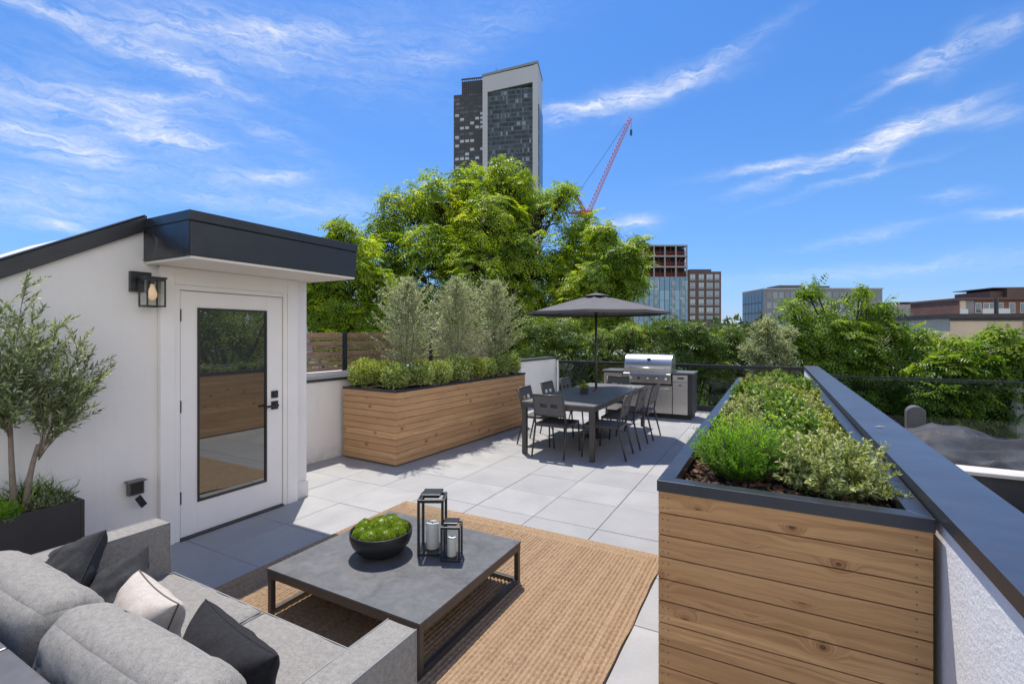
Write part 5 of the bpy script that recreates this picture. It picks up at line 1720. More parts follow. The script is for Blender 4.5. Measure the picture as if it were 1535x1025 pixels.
# grassy blades behind the trunk
n = 160; a = rng.uniform(0, 2 * PI, n)
for yy, lb in ((.92, 'dark strappy grass in the trough, left of the olive trunk'), (1.22, 'dark strappy grass standing behind the olive trunk')):
    B = np.stack([-4.13 + rng.normal(0, .03, n), yy + rng.normal(0, .06, n), np.full(n, .61)], 1)
    D = np.stack([np.cos(a) * .6, np.sin(a) * .6, np.full(n, 1.0)], 1) + rng.normal(0, .15, (n, 3))
    plant('strappy_grass', lb, 'grass', (-4.13, yy, .61), (B, D, rand_dirs(n), rng.uniform(.12, .24, n), np.full(n, .006)), LM['hedge'], shape='full', curl=.5)

# ================================================================== TREES
def L3(lst, d0):
    """lobes given as (photo x, photo y, radius in photo px, distance offset) for a crown about d0 metres away"""
    out = []
    for px, py, r, dd in lst:
        d = d0 + dd
        out.append((W(px, py, d), r * d / 720))
    return out

def base_at(px, d, z=-10.0):
    p = W(px, 500, d); return Vector((p.x, p.y, z))

make_tree('street_tree', 'tall sunlit broadleaf tree with yellow-green crown below the high tower', 'tree', base_at(745, 21),
          L3([(762, 272, 34, 0), (700, 283, 38, .5), (655, 305, 40, -.5), (605, 305, 34, 0), (578, 345, 32, .6), (735, 335, 55, -1), (815, 318, 40, .3), (845, 292, 18, 0), (868, 345, 30, 0),
              (585, 395, 48, -.5), (650, 385, 55, -1.5), (715, 410, 58, -1.8), (790, 395, 55, -1.2), (850, 410, 42, 0), (610, 455, 48, -1), (690, 470, 55, -1.5), (765, 465, 52, -1.5), (835, 465, 42, -.5),
              (660, 345, 45, .5), (770, 310, 40, 1.2), (690, 520, 50, -1), (780, 525, 45, -.5), (870, 390, 42, .5), (880, 440, 40, .5), (600, 510, 50, -.5), (545, 500, 45, 0), (740, 560, 50, 0), (570, 425, 36, .8), (752, 252, 18, 0)], 20.5),
          1900, LM['main'], leaf=.18, ln=.58, pairs=5, nleaf=6, trunk_r=.30, fork=.62)
make_tree('street_tree', 'fresh green tree with layered boughs reaching toward the half-built building', 'tree', base_at(880, 18.5),
          L3([(925, 395, 30, 0), (955, 372, 15, 0), (905, 360, 22, .5), (890, 425, 34, 0), (940, 425, 26, .3), (925, 455, 24, 0), (965, 398, 10, 0), (880, 480, 34, 0), (840, 500, 34, -.5), (860, 455, 30, .5), (915, 490, 26, .5)], 17.5),
          560, LM['main2'], leaf=.165, ln=.48, pairs=5, nleaf=6, trunk_r=.17, fork=.66)
make_tree('street_tree', 'fresh green tree rising between the bulkhead canopy and the big tree', 'tree', base_at(520, 15.5),
          L3([(512, 350, 20, 0), (498, 382, 26, 0), (545, 375, 20, .4), (525, 410, 34, 0), (480, 425, 34, 0), (560, 430, 30, .4), (500, 460, 36, 0), (545, 480, 34, .3), (475, 478, 28, -.3), (455, 440, 30, .5), (500, 520, 40, 0), (560, 525, 40, 0), (620, 530, 34, .6)], 14.5),
          640, LM['main'], leaf=.15, ln=.42, pairs=5, nleaf=6, trunk_r=.15, fork=.66)
# dark hedge-like trees behind the dining corner
HD = [(830, 500, 'dense dark shrubby tree behind the umbrella, below the big tree', 15.5, [(800, 500, 30, 0), (845, 505, 30, .3), (820, 540, 32, 0), (870, 540, 28, 0), (780, 545, 26, .3), (860, 575, 28, 0)]),
      (930, 530, 'leafy tree right behind the grill and umbrella pole', 14.5, [(905, 515, 26, 0), (940, 505, 24, .2), (920, 550, 28, 0), (960, 540, 26, 0), (975, 505, 22, .4), (940, 585, 28, 0), (990, 580, 26, 0)]),
      (1030, 525, 'bushy green tree behind the glass railing below the brick tower block', 15.0, [(1010, 500, 24, .3), (1045, 500, 22, 0), (1030, 535, 28, 0), (1070, 520, 22, .3), (1065, 560, 28, 0), (1020, 590, 30, 0), (1085, 600, 26, 0)]),
      (1090, 520, 'rounded green tree in the gap left of the silvery tree', 15.8, [(1095, 505, 18, 0), (1085, 535, 24, 0), (1115, 530, 24, .2), (1110, 570, 28, 0), (1130, 600, 26, 0)])]
for px, py, lb, d, lo_ in HD:
    make_tree('garden_tree', lb, 'tree', base_at(px, d), L3(lo_ + [(px - 15, py + 105, 30, .5), (px + 22, py + 120, 30, .5)], d), 430, LM['hedge'], group='trees behind the glass railing', leaf=.105, ln=.34, pairs=4, nleaf=7, trunk_r=.12, fork=.7, inner=.5)
# silvery tree
def loose_tree(name, label, base, lobes, n, L, Wd, mat, group=None, per=26):
    o = thing(name, label, 'tree', base, 0, group)
    cs = np.array([list(c) for c, r in lobes]); rs = np.array([r for c, r in lobes])
    who = rng.choice(len(lobes), n, p=rs ** 2 / (rs ** 2).sum())
    d = rand_dirs(n, -.7, 1)
    tip = cs[who] + d * (rs[who] * rng.random(n) ** .4)[:, None]
    st = cs[who] + (tip - cs[who]) * .3 - np.array([0, 0, .15])
    b = MB(); bs_ = Vector(base); cen = Vector(cs.mean(0))
    low = Vector((cen.x, cen.y, cs[:, 2].min() - .8))
    b.tube([bs_, bs_.lerp(low, .6), low], [.14, .10, .07], 8)
    b.build('trunk', M['bark'], o, smooth=True, world=True)
    lm = MB()
    for c, r in lobes: lm.tube([low, low.lerp(Vector(c), .5) + Vector((0, 0, .1)), Vector(c)], [.05, .03, .012], 6)
    stick_mesh('branch', st, tip, .010, .003, M['bark'], o, world=True, extra=lm)
    out = []
    tt = rng.random((n, per, 1))
    ax = unit(tip - st)[:, None, :]
    rd = rand_dirs(n * per).reshape(n, per, 3)
    P = st[:, None] + (tip - st)[:, None] * tt + rng.normal(0, .03, (n, per, 3))
    D = unit(ax * .7 + rd * .7)
    m_ = n * per
    leaf_mesh('crown', P.reshape(-1, 3), D.reshape(-1, 3), rand_dirs(m_), L * rng.uniform(.7, 1.2, m_), Wd * rng.uniform(.8, 1.2, m_), mat, o, world=True)
loose_tree('silvery_tree', 'loose silvery-leaved tree beyond the far end of the planter', base_at(1150, 13.2), L3([(1148, 500, 24, 0), (1165, 520, 26, 0), (1130, 525, 22, 0), (1150, 485, 14, 0), (1175, 545, 22, 0), (1140, 550, 24, 0), (1180, 500, 16, .2)], 13.2), 420, .11, .022, LM['silver'])
make_tree('sumac_tree', 'spreading sumac tree right of the silvery tree, with open layered branches', 'tree', base_at(1270, 15.5),
          L3([(1213, 443, 11, 0), (1190, 468, 16, 0), (1238, 474, 15, .2), (1288, 446, 13, 0), (1312, 474, 17, .2), (1262, 496, 22, 0), (1332, 462, 8, 0), (1252, 456, 8, 0), (1215, 500, 30, 0), (1275, 515, 34, 0), (1330, 500, 28, 0), (1372, 508, 18, .2),
              (1190, 530, 28, 0), (1240, 550, 34, 0), (1305, 555, 34, 0), (1360, 540, 30, 0), (1400, 520, 18, .2), (1225, 600, 34, 0), (1290, 605, 34, 0), (1350, 595, 30, 0), (1260, 640, 34, 0), (1330, 645, 34, 0), (1380, 630, 30, 0), (1222, 432, 6, 0), (1300, 436, 6, 0)], 14.5),
          520, LM['sumac'], leaf=.165, ln=.46, pairs=5, nleaf=7, trunk_r=.16, fork=.7)
make_tree('sumac_tree', 'low sumac tree in front of the beige wall at the far right', 'tree', base_at(1470, 13.5),
          L3([(1440, 535, 22, 0), (1475, 525, 16, 0), (1500, 515, 16, 0), (1530, 525, 18, 0), (1420, 560, 26, 0), (1465, 560, 26, 0), (1510, 555, 26, 0), (1550, 540, 24, 0), (1400, 600, 28, 0), (1450, 605, 28, 0), (1505, 605, 28, 0), (1560, 590, 30, 0), (1380, 570, 20, .4), (1420, 640, 30, 0), (1480, 645, 30, 0), (1540, 640, 30, 0)], 13),
          400, LM['sumac'], leaf=.16, ln=.44, pairs=5, nleaf=7, trunk_r=.13, fork=.74)
for (x_, y_, lb) in ((12.0, 8.0, 'leafy street tree east of the terrace, nearest the door\'s view'), (11.0, 12.0, 'leafy street tree east of the terrace, second along the street'), (15.0, 15.0, 'leafy street tree east of the terrace, third along the street')):
    lo_ = [(Vector((x_ + rng.uniform(-2, 2), y_ + rng.uniform(-2.2, 2.2), rng.uniform(-1.5, 4.2))), rng.uniform(1.0, 1.7)) for _ in range(13)]
    make_tree('street_tree', lb, 'tree', (x_, y_, -10), lo_, 330, LM['main2'], group='trees along the east street', leaf=.16, ln=.6, pairs=4, nleaf=6, trunk_r=.2, fork=.7)
# far wood between the buildings
n = 420
cx = rng.uniform(850, 1750, n); dd_ = rng.uniform(70, 210, n)
C = np.array([list(W(a, 500, b_)) for a, b_ in zip(cx, dd_)]); C[:, 2] = rng.uniform(-3.5, 1.6, n)
per = 60
P = C[:, None] + rand_dirs(n * per, -.4, 1).reshape(n, per, 3) * rng.uniform(1.8, 3.8, (n, 1, 1))
m_ = n * per
fw = leaf_mesh('far_wood', P.reshape(-1, 3), rand_dirs(m_), rand_dirs(m_), rng.uniform(.8, 1.6, m_), rng.uniform(.5, .9, m_), LM['far'])
tag(fw, 'distant treetops filling the streets between the buildings', 'treetops', kind='stuff')
n = 420
cx = rng.uniform(300, 1750, n); dd_ = rng.uniform(16, 60, n)
C = np.array([list(W(a, 500, b_)) for a, b_ in zip(cx, dd_)]); C[:, 2] = rng.uniform(-7, -2.0, n)
P = C[:, None] + rand_dirs(n * per, -.4, 1).reshape(n, per, 3) * rng.uniform(1.2, 2.6, (n, 1, 1))
m_ = n * per
fw = leaf_mesh('backyard_undergrowth', P.reshape(-1, 3), rand_dirs(m_), rand_dirs(m_), rng.uniform(.25, .5, m_), rng.uniform(.14, .28, m_), LM['hedge'])
tag(fw, 'mass of backyard foliage far below the terrace', 'undergrowth', kind='stuff')


# ================================================================== BUILDINGS
def bld(name, label, px, d, cat='building', rz=YAW, group=None, z=-10.0):
    p = W(px, 500, d)
    return thing(name, label, cat, (p.x, p.y, z), R(rz), group)
def hz(py, d, z0=-10.0): return EYE - (py - 500) / 720 * d - z0      # height above the building's base
BM = {
    'darkclad': plain('dark_cladding', (.060, .062, .070), .5, var=.15, scale=.08),
    'whiteclad': plain('pale_cladding', (.50, .51, .52), .5, var=.04, scale=.05),
    'greyclad': plain('grey_cladding', (.24, .25, .27), .5, var=.08, scale=.1),
    'brownbrick': plain('brown_brick', (.145, .092, .075), .8, var=.12, scale=.4),
    'redbrick': plain('red_brick', (.24, .115, .085), .85, var=.15, scale=.7),
    'pinkstone': plain('pink_stone', (.44, .38, .37), .8, var=.06, scale=.5),
    'beige': plain('stained_beige_render', (.74, .58, .43), .85, var=.10, scale=.6, bmp=.2, bscale=3),
    'concrete': plain('pale_concrete', (.42, .41, .40), .8, var=.08, scale=.3),
    'redsteel': plain('red_primer_steel', (.24, .040, .035), .6, var=.1, scale=1),
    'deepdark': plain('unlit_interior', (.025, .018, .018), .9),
    'slab': plain('slab_edge', (.38, .36, .36), .8),
    'whitepaint': plain('white_paint', (.75, .75, .75), .6, var=.04),
    'cornice': plain('dark_cornice', (.055, .048, .052), .6, var=.2, scale=2),
}
def winmat(name, base, refl, rough=.05, tint=(.75, .88, 1.0)):
    m, nb, bs, out = mat_new(name)
    bs.inputs['Base Color'].default_value = (*base, 1); bs.inputs['Roughness'].default_value = .4
    gl = nb.new('ShaderNodeBsdfGlossy'); gl.inputs[0].default_value = (*tint, 1); gl.inputs['Roughness'].default_value = rough
    mx = nb.new('ShaderNodeMixShader'); mx.inputs[0].default_value = refl
    nb.l.new(bs.outputs[0], mx.inputs[1]); nb.l.new(gl.outputs[0], mx.inputs[2]); nb.l.new(mx.outputs[0], out.inputs[0])
    return m
BM['winblue'] = winmat('blue_window_glass', (.05, .085, .12), .14)
BM['windark'] = winmat('dark_window_glass', (.012, .016, .022), .12)
BM['winpale'] = winmat('pale_window_blind', (.27, .32, .36), .12)
# curtain wall of the tower: storeys and panes of differing blinds and glass
def curtain(name, fh, pw, cols, slab=(.10, .11, .125), slab_f=.22):
    m, nb, bs, out = mat_new(name)
    co = obj_co(nb); x, y, z = nb.sep(co)
    u = nb.math('DIVIDE', nb.math('ADD', x, y), pw); v = nb.math('DIVIDE', z, fh)
    cu_, cv = nb.math('FLOOR', u), nb.math('FLOOR', v)
    wn_ = nb.new('ShaderNodeTexWhiteNoise', noise_dimensions='3D'); nb.l.new(nb.comb(cu_, cv, 0.0), wn_.inputs['Vector'])
    wn2 = nb.new('ShaderNodeTexWhiteNoise', noise_dimensions='3D'); nb.l.new(nb.comb(nb.math('FLOOR', nb.math('DIVIDE', u, 4.0)), cv, 5.0), wn2.inputs['Vector'])
    mixv = nb.math('ADD', nb.math('MULTIPLY', wn_.outputs['Value'], .5), nb.math('MULTIPLY', wn2.outputs['Value'], .5))
    col = nb.ramp(mixv, cols, 'CONSTANT')
    fv = nb.math('FRACT', v); fu = nb.math('FRACT', u)
    sl_ = nb.math('LESS_THAN', fv, slab_f)
    mu = nb.math('LESS_THAN', fu, .12)
    col = nb.mix(mu, col, (.04, .045, .05))
    col = nb.mix(sl_, col, slab)
    nb.l.new(col, bs.inputs['Base Color'])
    nb.l.new(nb.math('ADD', nb.math('MULTIPLY', sl_, .4), .12), bs.inputs['Roughness'])
    bs.inputs['Specular IOR Level'].default_value = .25
    return m
BM['cw1'] = curtain('tower_curtain_wall', 2.85, 1.15, [(0, (.014, .026, .040)), (.38, (.028, .050, .070)), (.58, (.055, .090, .115)), (.76, (.14, .19, .21)), (.88, (.26, .32, .34))], slab=(.095, .130, .160))
BM['cw2'] = curtain('tower_dark_facade', 2.85, 3.0, [(0, (.040, .045, .058)), (.45, (.055, .065, .080)), (.66, (.09, .105, .125)), (.86, (.15, .175, .20))], slab=(.070, .068, .075), slab_f=.42)
BM['bluepanel'] = curtain('blue_glass_panels', 3.15, 1.6, [(0, (.19, .36, .50)), (.35, (.24, .42, .56)), (.6, (.30, .50, .63)), (.85, (.40, .60, .72))], slab=(.15, .27, .36), slab_f=.05)

# --- tall tower (white frame volume in front, dark volume behind)
D = 300
T1 = bld('residential_tower', 'tall high-rise with a white framed glass volume and a darker wing, above the trees', 806, D, 'tower', YAW - 11)
k = D / 720
wF = 35.5; dF = 22.0; H1, H2 = hz(117, 308), hz(95, D)
b = MB()
fr = 3.2
b.prism([(-wF, 0), (-wF + fr, 0), (-wF + fr, H1 - 10.5), (-wF, H1)], 0, dF, 'y')
b.build('left_fin', BM['whiteclad'], T1)
b = MB(); b.prism([(-fr, 0), (0, 0), (0, H2), (-fr, H2 - 1.0)], 0, dF, 'y'); b.build('right_fin', BM['whiteclad'], T1)
sl_t = (H2 - H1) / wF
b = MB(); b.prism([(-wF + .01, H1 - 10.4), (-fr - .01, H2 - 1.0 - 10.4), (-fr - .01, H2 - 1.0), (-wF + .01, H1)], 0.01, dF, 'y'); b.build('crown_band', BM['whiteclad'], T1)
b = MB(); b.prism([(-wF - .3, H1 + .01), (0.3, H2 + .01), (0.3, H2 + 1.6), (-wF - .3, H1 + 1.4)], -.4, dF + .3, 'y'); b.build('roof_edge', BM['greyclad'], T1)
b = MB(); b.box(-wF + fr + .01, -fr - .01, .9, dF - .5, 0, H1 - 9); b.build('curtain_wall', BM['cw1'], T1)
b = MB(); b.box(.02, .5, 3.0, dF - 1, 0, H2 - 24); b.build('side_glazing', BM['cw1'], T1)
# dark wing
b = MB(); b.box(-wF - 20.5, -wF - .02, 4, 26, 0, hz(138, 310)); b.build('dark_wing', BM['cw2'], T1)
b = MB(); b.box(-wF - 15.5, -wF + 3, 5.5, 20, hz(138, 310) + .01, hz(117, 310)); b.build('plant_room', BM['darkclad'], T1)
b = MB()
for q in range(13): b.box(-wF - 15.3 + q * 1.4, -wF - 15.0 + q * 1.4, 4.9, 5.3, hz(136, 310), hz(114, 310))
b.box(-wF - 15.6, -wF + 3, 4.8, 5.4, hz(115, 310), hz(113, 310))
b.build('roof_screen', BM['darkclad'], T1)
b = MB(); b.tube([(-wF + 7.5, 6, H1), (-wF + 7.5, 6, H1 + 8)], .18, 5); b.build('mast', BM['darkclad'], T1)
rs = random.Random(5)
HW = hz(138, 310)
for fl_ in range(3, 27):
    for c_ in range(6):
        if rs.random() < .26:
            xw = -wF - 19.5 + c_ * 3.4; zw = HW - 1.2 - fl_ * 2.85
            b = MB(); b.box(xw, xw + 2.6, 3.88, 3.99, zw - 1.7, zw); b.build('window', BM['winpale'], T1)

# --- half-built block with blue glass lower floors
D = 150; k = D / 720
HB = bld('office_block', 'half-built block, blue glass below and bare red steel storeys on top', 988, D, 'building')
x0, x1 = (930 - 988) * k, (1031 - 988) * k
z1, z2 = hz(368, D), hz(416, D)
b = MB(); b.box(x0, x1, 0, 14, 0, z2); b.build('glass_facade', BM['bluepanel'], HB)
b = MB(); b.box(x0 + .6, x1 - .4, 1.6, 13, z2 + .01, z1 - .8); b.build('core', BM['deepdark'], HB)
st3 = (z1 - z2) / 3
for q in range(4):
    b = MB(); zz = z2 + q * st3; b.box(x0, x1, -.05, 14, zz - .22 + (.24 if q == 0 else 0), zz + .22); b.build('floor_slab', BM['slab'], HB)
for q in range(7):
    xx = x0 + .25 + (x1 - x0 - .5) * q / 6
    for s in range(3):
        b = MB(); b.box(xx - .2, xx + .2, .05, .5, z2 + s * st3 + .25, z2 + (s + 1) * st3 - .24); b.build('column', BM['slab'], HB)
for s in range(3):
    zz = z2 + s * st3 + .25
    for h_ in (.25, .7, 1.1):
        b = MB(); b.box(x0 + .1, x1 - .1, .55, .68, zz + h_ - .06, zz + h_ + .08); b.build('guard_rail', BM['redsteel'], HB)
    for q in range(11):
        xx = x0 + .9 + (x1 - x0 - 1.8) * q / 10 + rs.uniform(-.3, .3)
        b = MB(); b.beam((xx, 1.1, zz), (xx + rs.choice((-.6, 0, 0, .7)), 1.1, zz + st3 - .5), .16, .16, (0, 1, 0)); b.build('prop', BM['redsteel'], HB)
for cpx in (951, 968, 983, 1009, 1024):
    for s in range(6):
        zz = z2 - 1.0 - s * 3.15 * .91
        xw = (cpx - 988) * k
        f = MB(); f.box(xw - .62, xw + .62, -.12, -.01, zz - 2.3, zz); wnd = f.build('window', BM['windark'], HB)
        f = MB(); f.box(xw - .5, xw + .5, -.16, -.121, zz - 1.45, zz - .1); f.build('pane', BM['winblue'], wnd)
# --- brown brick block
BB = bld('apartment_block', 'brown brick apartment block with four columns of windows right of the half-built block', 1056, D + 2, 'building')
k = (D + 2) / 720
x0, x1 = (1031.5 - 1056) * k, (1081 - 1056) * k; z1 = hz(407, D + 2)
b = MB(); b.box(x0, x1, 0, 16, 0, z1); b.build('wall', BM['brownbrick'], BB)
b = MB(); b.box(x0 + 1, x1 - 2.5, 1.5, 12, z1 + .01, z1 + .9); b.build('roof', BM['darkclad'], BB)
for cpx, ww in ((1038, 1.5), (1051, 1.5), (1063.5, 1.9), (1074.5, 1.3)):
    for s in range(8):
        zz = z1 - .9 - s * 2.62; xw = (cpx - 1056) * k
        f = MB(); f.box(xw - ww / 2 - .12, xw + ww / 2 + .12, -.10, -.01, zz - 2.0, zz + .05); wnd = f.build('window', BM['windark'], BB)
        f = MB(); f.box(xw - ww / 2, xw - .05, -.14, -.101, zz - 1.35, zz - .05); f.box(xw + .05, xw + ww / 2, -.14, -.101, zz - 1.35, zz - .05); f.build('pane', BM['winpale' if rs.random() < .45 else 'winblue'], wnd)
# --- long grey office
D = 200; k = D / 720
OB = bld('office_block', 'long grey office building with a glazed corner behind the sumac tree', 1144, D, 'building')
x1 = (1326 - 1144) * k; z1 = hz(434, D)
b = MB(); b.box(0, x1 * .44, 0, 18, 0, z1); b.box(x1 * .44 + .01, x1, 1.2, 18, 0, z1 + .3); b.build('wall', BM['greyclad'], OB)
b = MB(); b.box(-.02, x1 * .44 + .3, -.3, 18.3, z1 + .01, z1 + .5); b.box(x1 * .44 + .31, x1 + .3, .9, 18.3, z1 + .31, z1 + .8); b.build('roof_edge', BM['whiteclad'], OB)
b = MB(); b.box(9, 20, 4, 14, z1 + .51, z1 + 2.2); b.box(26, 31, 5, 12, z1 + .81, z1 + 2.0); b.build('plant_room', BM['darkclad'], OB)
for s in range(4):
    for q in range(9):
        xw = 1.5 + q * 2.45 * 1.02; zz = z1 - 1.2 - s * 4.2
        if xw + 1.9 > x1 * .44: break
        b = MB(); b.box(xw, xw + 1.95, -.08, -.01, zz - 2.5, zz); b.build('window', BM['winblue' if (q + s) % 3 else 'windark'], OB)
    for q in range(9):
        xw = x1 * .44 + 1.2 + q * 3.1; zz = z1 - 1.0 - s * 4.2
        if xw + 2.4 > x1: break
        b = MB(); b.box(xw, xw + 2.4, 1.1, 1.19, zz - 2.4, zz); b.build('window', BM['winblue' if q % 2 else 'windark'], OB)
    for q in range(6):
        yw = 1.2 + q * 2.75; zz = z1 - 1.6 - s * 4.2
        b = MB(); b.box(-.10, -.01, yw, yw + 2.4, zz - 3.4, zz); b.build('window', BM['winblue'], OB)
b = MB(); b.box(-.16, -.005, .05, .9, 0, z1 - .4); b.build('corner_panel', plain('teal_panel', (.10, .22, .30), .4), OB)
# --- pink stone and brick house
D = 92; k = D / 720
PK = bld('brick_building', 'low building with pale stone front and red brick side wall, beyond the sumac', 1391, D, 'building', YAW - 4)
z1 = hz(456, D)
b = MB(); b.box((1340 - 1391) * k, -.01, 0, 9, 0, z1); b.build('front_wall', BM['pinkstone'], PK)
b = MB(); b.box(0, (1446 - 1391) * k, .4, 10, 0, z1 + .15); b.build('brick_wall', BM['redbrick'], PK)
b = MB(); b.box((1338 - 1391) * k, (1448 - 1391) * k, -.15, 10.2, z1 + .16, z1 + .45); b.build('parapet', BM['cornice'], PK)
for cpx in (1350, 1357, 1367, 1373, 1380, 1385):
    for s in range(2):
        xw = (cpx - 1391) * k; zz = z1 - .8 - s * 2.9
        b = MB(); b.box(xw - .3, xw + .3, -.06, -.01, zz - 1.5, zz); b.build('window', BM['windark'], PK)
# --- upper brick terrace building at far right
D = 64; k = D / 720
UB = bld('brick_building', 'brick building with roof terrace, white railing and dark cornices at the far right', 1480, D, 'building', YAW - 6)
z1 = hz(447, D)
b = MB(); b.box((1441 - 1480) * k, (1600 - 1480) * k, 0, 9, 0, z1 - .25); b.build('wall', BM['redbrick'], UB)
b = MB(); b.box((1440 - 1480) * k, (1602 - 1480) * k, -.5, 9.2, z1 - .24, z1 + .08); b.build('cornice', BM['brownbrick'], UB)
b = MB(); b.box((1441.5 - 1480) * k, (1449 - 1480) * k, -.18, -.01, 0, z1 - .3); b.build('pier', BM['beige'], UB)
b = MB(); b.box((1449.5 - 1480) * k, (1461 - 1480) * k, -.14, -.01, 0, z1 - .3); b.build('grey_panel', BM['greyclad'], UB)
for cpx in (1467, 1478, 1486, 1497, 1513, 1528):
    xw = (cpx - 1480) * k
    f = MB(); f.box(xw - .36, xw + .36, -.10, -.01, z1 - 2.0, z1 - .6); wnd = f.build('window', BM['whitepaint'], UB)
    f = MB(); f.box(xw - .28, xw + .28, -.14, -.101, z1 - 1.92, z1 - .68); f.build('pane', BM['windark'], wnd)
b = MB(); b.box((1502 - 1480) * k, (1520 - 1480) * k, 2.0, 8, z1 + .09, z1 + 1.1); b.box((1520.1 - 1480) * k, (1600 - 1480) * k, 1.4, 8, z1 + .09, z1 + 1.45); b.build('penthouse', BM['brownbrick'], UB)
b = MB(); b.box((1500 - 1480) * k, (1602 - 1480) * k, 1.3, 8.1, z1 + 1.46, z1 + 1.56); b.build('penthouse_roof', BM['greyclad'], UB)
b = MB(); b.box((1460 - 1480) * k, (1496 - 1480) * k, -1.6, -1.5, z1 - 2.6, z1 - 1.45); b.box((1430 - 1480) * k, (1440 - 1480) * k, -1.6, -1.5, z1 - 2.8, z1 - 1.5); b.build('white_parapet', BM['whitepaint'], UB)
# --- beige rendered wall
D = 44; k = D / 720
BW_ = bld('rendered_building', 'building with a stained beige side wall and dark cornice at the right edge', 1490, D, 'building', YAW - 9)
z1 = hz(477, D)
b = MB(); b.box((1432 - 1490) * k, (1620 - 1490) * k, 0, 12, 0, z1); b.build('wall', BM['beige'], BW_)
b = MB(); b.box((1429 - 1490) * k, (1624 - 1490) * k, -.25, 12.2, z1 + .01, z1 + .42); b.box((1430.5 - 1490) * k, (1622 - 1490) * k, -.12, -.01, z1 - .22, z1 - .01); b.build('cornice', BM['cornice'], BW_)
b = MB(); b.tube([((1529 - 1490) * k, -.1, 0), ((1529 - 1490) * k, -.1, z1 - .25)], .05, 6); b.build('drainpipe', BM['cornice'], BW_)
b = MB(); b.tube([((1505 - 1490) * k, 1, z1 + .43), ((1505 - 1490) * k, 1, z1 + 1.9)], .16, 8); b.build('flue', BM['cornice'], BW_)
# --- small grey shed roof room
SR = bld('roof_room', 'small pale grey rooftop room between the brick building and the beige wall', 1420, 50, 'rooftop room')
k = 50 / 720; z1 = hz(494, 50)
b = MB(); b.box(-.75, .25, 0, 3, 0, z1); b.build('wall', BM['whiteclad'], SR)
b = MB(); b.box(.26, 1.0, .2, 3, 0, z1 + .05); b.build('dark_bay', BM['darkclad'], SR)
b = MB(); b.box(-.85, 1.1, -.1, 3.1, z1 + .06, z1 + .14); b.build('roof', BM['cornice'], SR)
# --- row houses below, seen in the gaps between trees
for i, (px, d, w, zt_, mt, rf, lb) in enumerate((
    (1320, 30, 6, 9.3, 'redbrick', 'membrane', 'low brick row house with a pale flat roof, behind the sumac branches'),
    (1480, 27, 6, 9.2, 'pinkstone', 'membrane', 'pale row house with a light roof behind the low sumac at the right edge'),
    (1180, 36, 7, 9.0, 'brownbrick', 'membrane', 'brown row house glimpsed below the silvery tree'),
    (900, 34, 7, 10.0, 'pinkstone', 'membrane', 'pale row house glimpsed under the umbrella canopy'))):
    o = bld('row_house', lb, px, d, 'house', YAW - 6, 'row houses behind the trees')
    b = MB(); b.box(-w / 2, w / 2, 0, 9, 0, zt_); b.build('wall', BM[mt], o)
    b = MB(); b.box(-w / 2 - .1, w / 2 + .1, -.15, 9.1, zt_ + .01, zt_ + .25); b.build('roof', M[rf], o)
    for q in range(4):
        xw = -w / 2 + .9 + q * (w - 1.8) / 3
        for s in range(2):
            f = MB(); f.box(xw - .45, xw + .45, -.06, -.01, zt_ - 2.4 - s * 3, zt_ - .9 - s * 3); f.build('window', BM['windark'], o)
# --- dark roof behind the fence, far left
LH = thing('row_house', 'dark roofed neighbour house just visible past the bulkhead roof', 'house', (-24.0, 7.0, -10), R(10), 'row houses behind the trees')
b = MB(); b.box(-3, 3, -3, 3, 0, 13.75); b.build('wall', BM['pinkstone'], LH)
b = MB(); b.box(-3.2, 3.2, -3.2, 3.2, 13.76, 13.92); b.build('roof', M['roofing'], LH)
b = MB(); b.box(-.4, .4, -2.5, -1.7, 13.93, 14.35); b.build('chimney', BM['redbrick'], LH)
# --- stone chimney with pots beyond the neighbour's glass
CH = thing('stone_chimney', 'pale stone chimney seen through the smoked glass at the right edge', 'chimney', tuple(W(1524, 500, 12.6).xy) + (-6,), R(YAW))
b = MB(); b.lathe([(.19, 0), (.19, 5.5), (.19, 5.7), (.12, 5.95), (.09, 6.1), (.09, 6.16), (.13, 6.20), (.13, 6.26), (.1, 6.28)], 8); b.build('stack', plain('pale_limestone', (.55, .52, .48), .85, var=.1), CH)

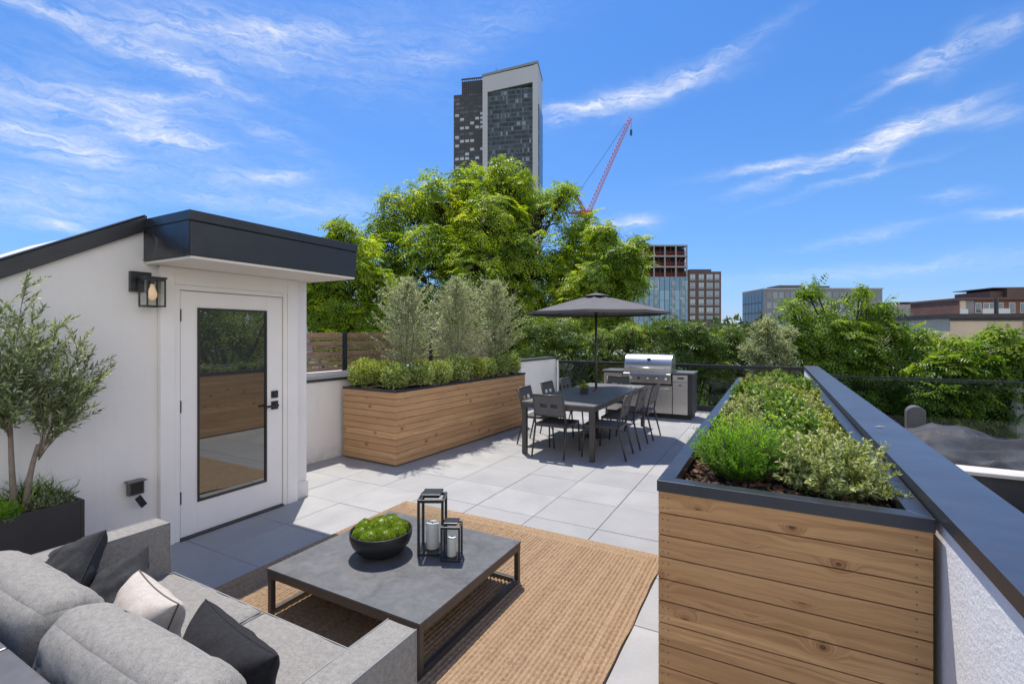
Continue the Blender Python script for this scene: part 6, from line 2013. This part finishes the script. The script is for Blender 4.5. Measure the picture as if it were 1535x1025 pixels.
# --- luffing crane: red lattice jib, mast, A-frame, cables, hook
D = 205; k = D / 720
CR = bld('tower_crane', 'red luffing tower crane with a raised lattice jib right of the high tower', 880, D, 'crane')
mr = plain('crane_red', (.50, .05, .06), .5, var=.1); mp_ = plain('crane_pink', (.55, .16, .22), .5, var=.1); mk_ = plain('crane_cable', (.05, .05, .06), .6)
def cp(px, py, y=0): return Vector(((px - 880) * k, y, hz(py, D)))
def lattice(p0, p1, w0, w1, bays, ch=.09, yoff=0):
    b = MB(); p0, p1 = Vector(p0), Vector(p1); d = (p1 - p0).normalized(); s = Vector((0, 1, 0)); n_ = d.cross(s).normalized()
    def c(i, t):
        w = w0 + (w1 - w0) * t; q = ((-1, -1), (1, -1), (1, 1), (-1, 1))[i]
        return p0.lerp(p1, t) + n_ * q[0] * w / 2 + s * q[1] * w / 2
    for i in range(4): b.beam(c(i, 0), c(i, 1), ch * 2, ch * 2)
    for q in range(bays):
        t0, t1 = q / bays, (q + 1) / bays
        for i in range(4):
            j = (i + 1) % 4
            b.beam(c(i, t0), c(j, t1), ch * 1.3, ch * 1.3); b.beam(c(i, t0), c(j, t0), ch * 1.1, ch * 1.1)
    return b
lattice(cp(880, 470), cp(880, 325), 1.9, 1.9, 18, .10).build('mast', mp_, CR)
lattice(cp(881, 321), cp(945, 177), 1.7, 1.3, 26, .11).build('jib', mp_, CR)
lattice(cp(878, 320), cp(863, 293), 1.0, .7, 5, .12).build('a_frame', mr, CR)
b = MB(); b.box(*(lambda a, c: (a.x, c.x, -1.6, 1.6, c.z, a.z))(cp(868, 317), cp(888, 324))); b.build('machinery_deck', mr, CR)
b = MB(); b.box(*(lambda a, c: (a.x, c.x, -1.2, 1.2, c.z, a.z))(cp(855, 317), cp(868, 320))); b.build('counterweight', mp_, CR)
b = MB(); b.tube([cp(864, 293), cp(903, 237), cp(937, 186)], .09, 4); b.build('luffing_cable', mk_, CR)
b = MB(); b.tube([cp(862, 294), cp(860, 317)], .06, 4); b.build('stay', mk_, CR)
b = MB(); b.tube([cp(946, 178), cp(946, 196)], .07, 4); hk = b.build('hoist_rope', mk_, CR)
b = MB(); b.box(*(lambda a, c: (a.x, c.x, -.4, .4, c.z, a.z))(cp(944.6, 195), cp(947.4, 203))); b.build('hook_block', mk_, CR)
print('ALL DONE', sum(len(o.data.polygons) for o in bpy.data.objects if o.type == 'MESH'))
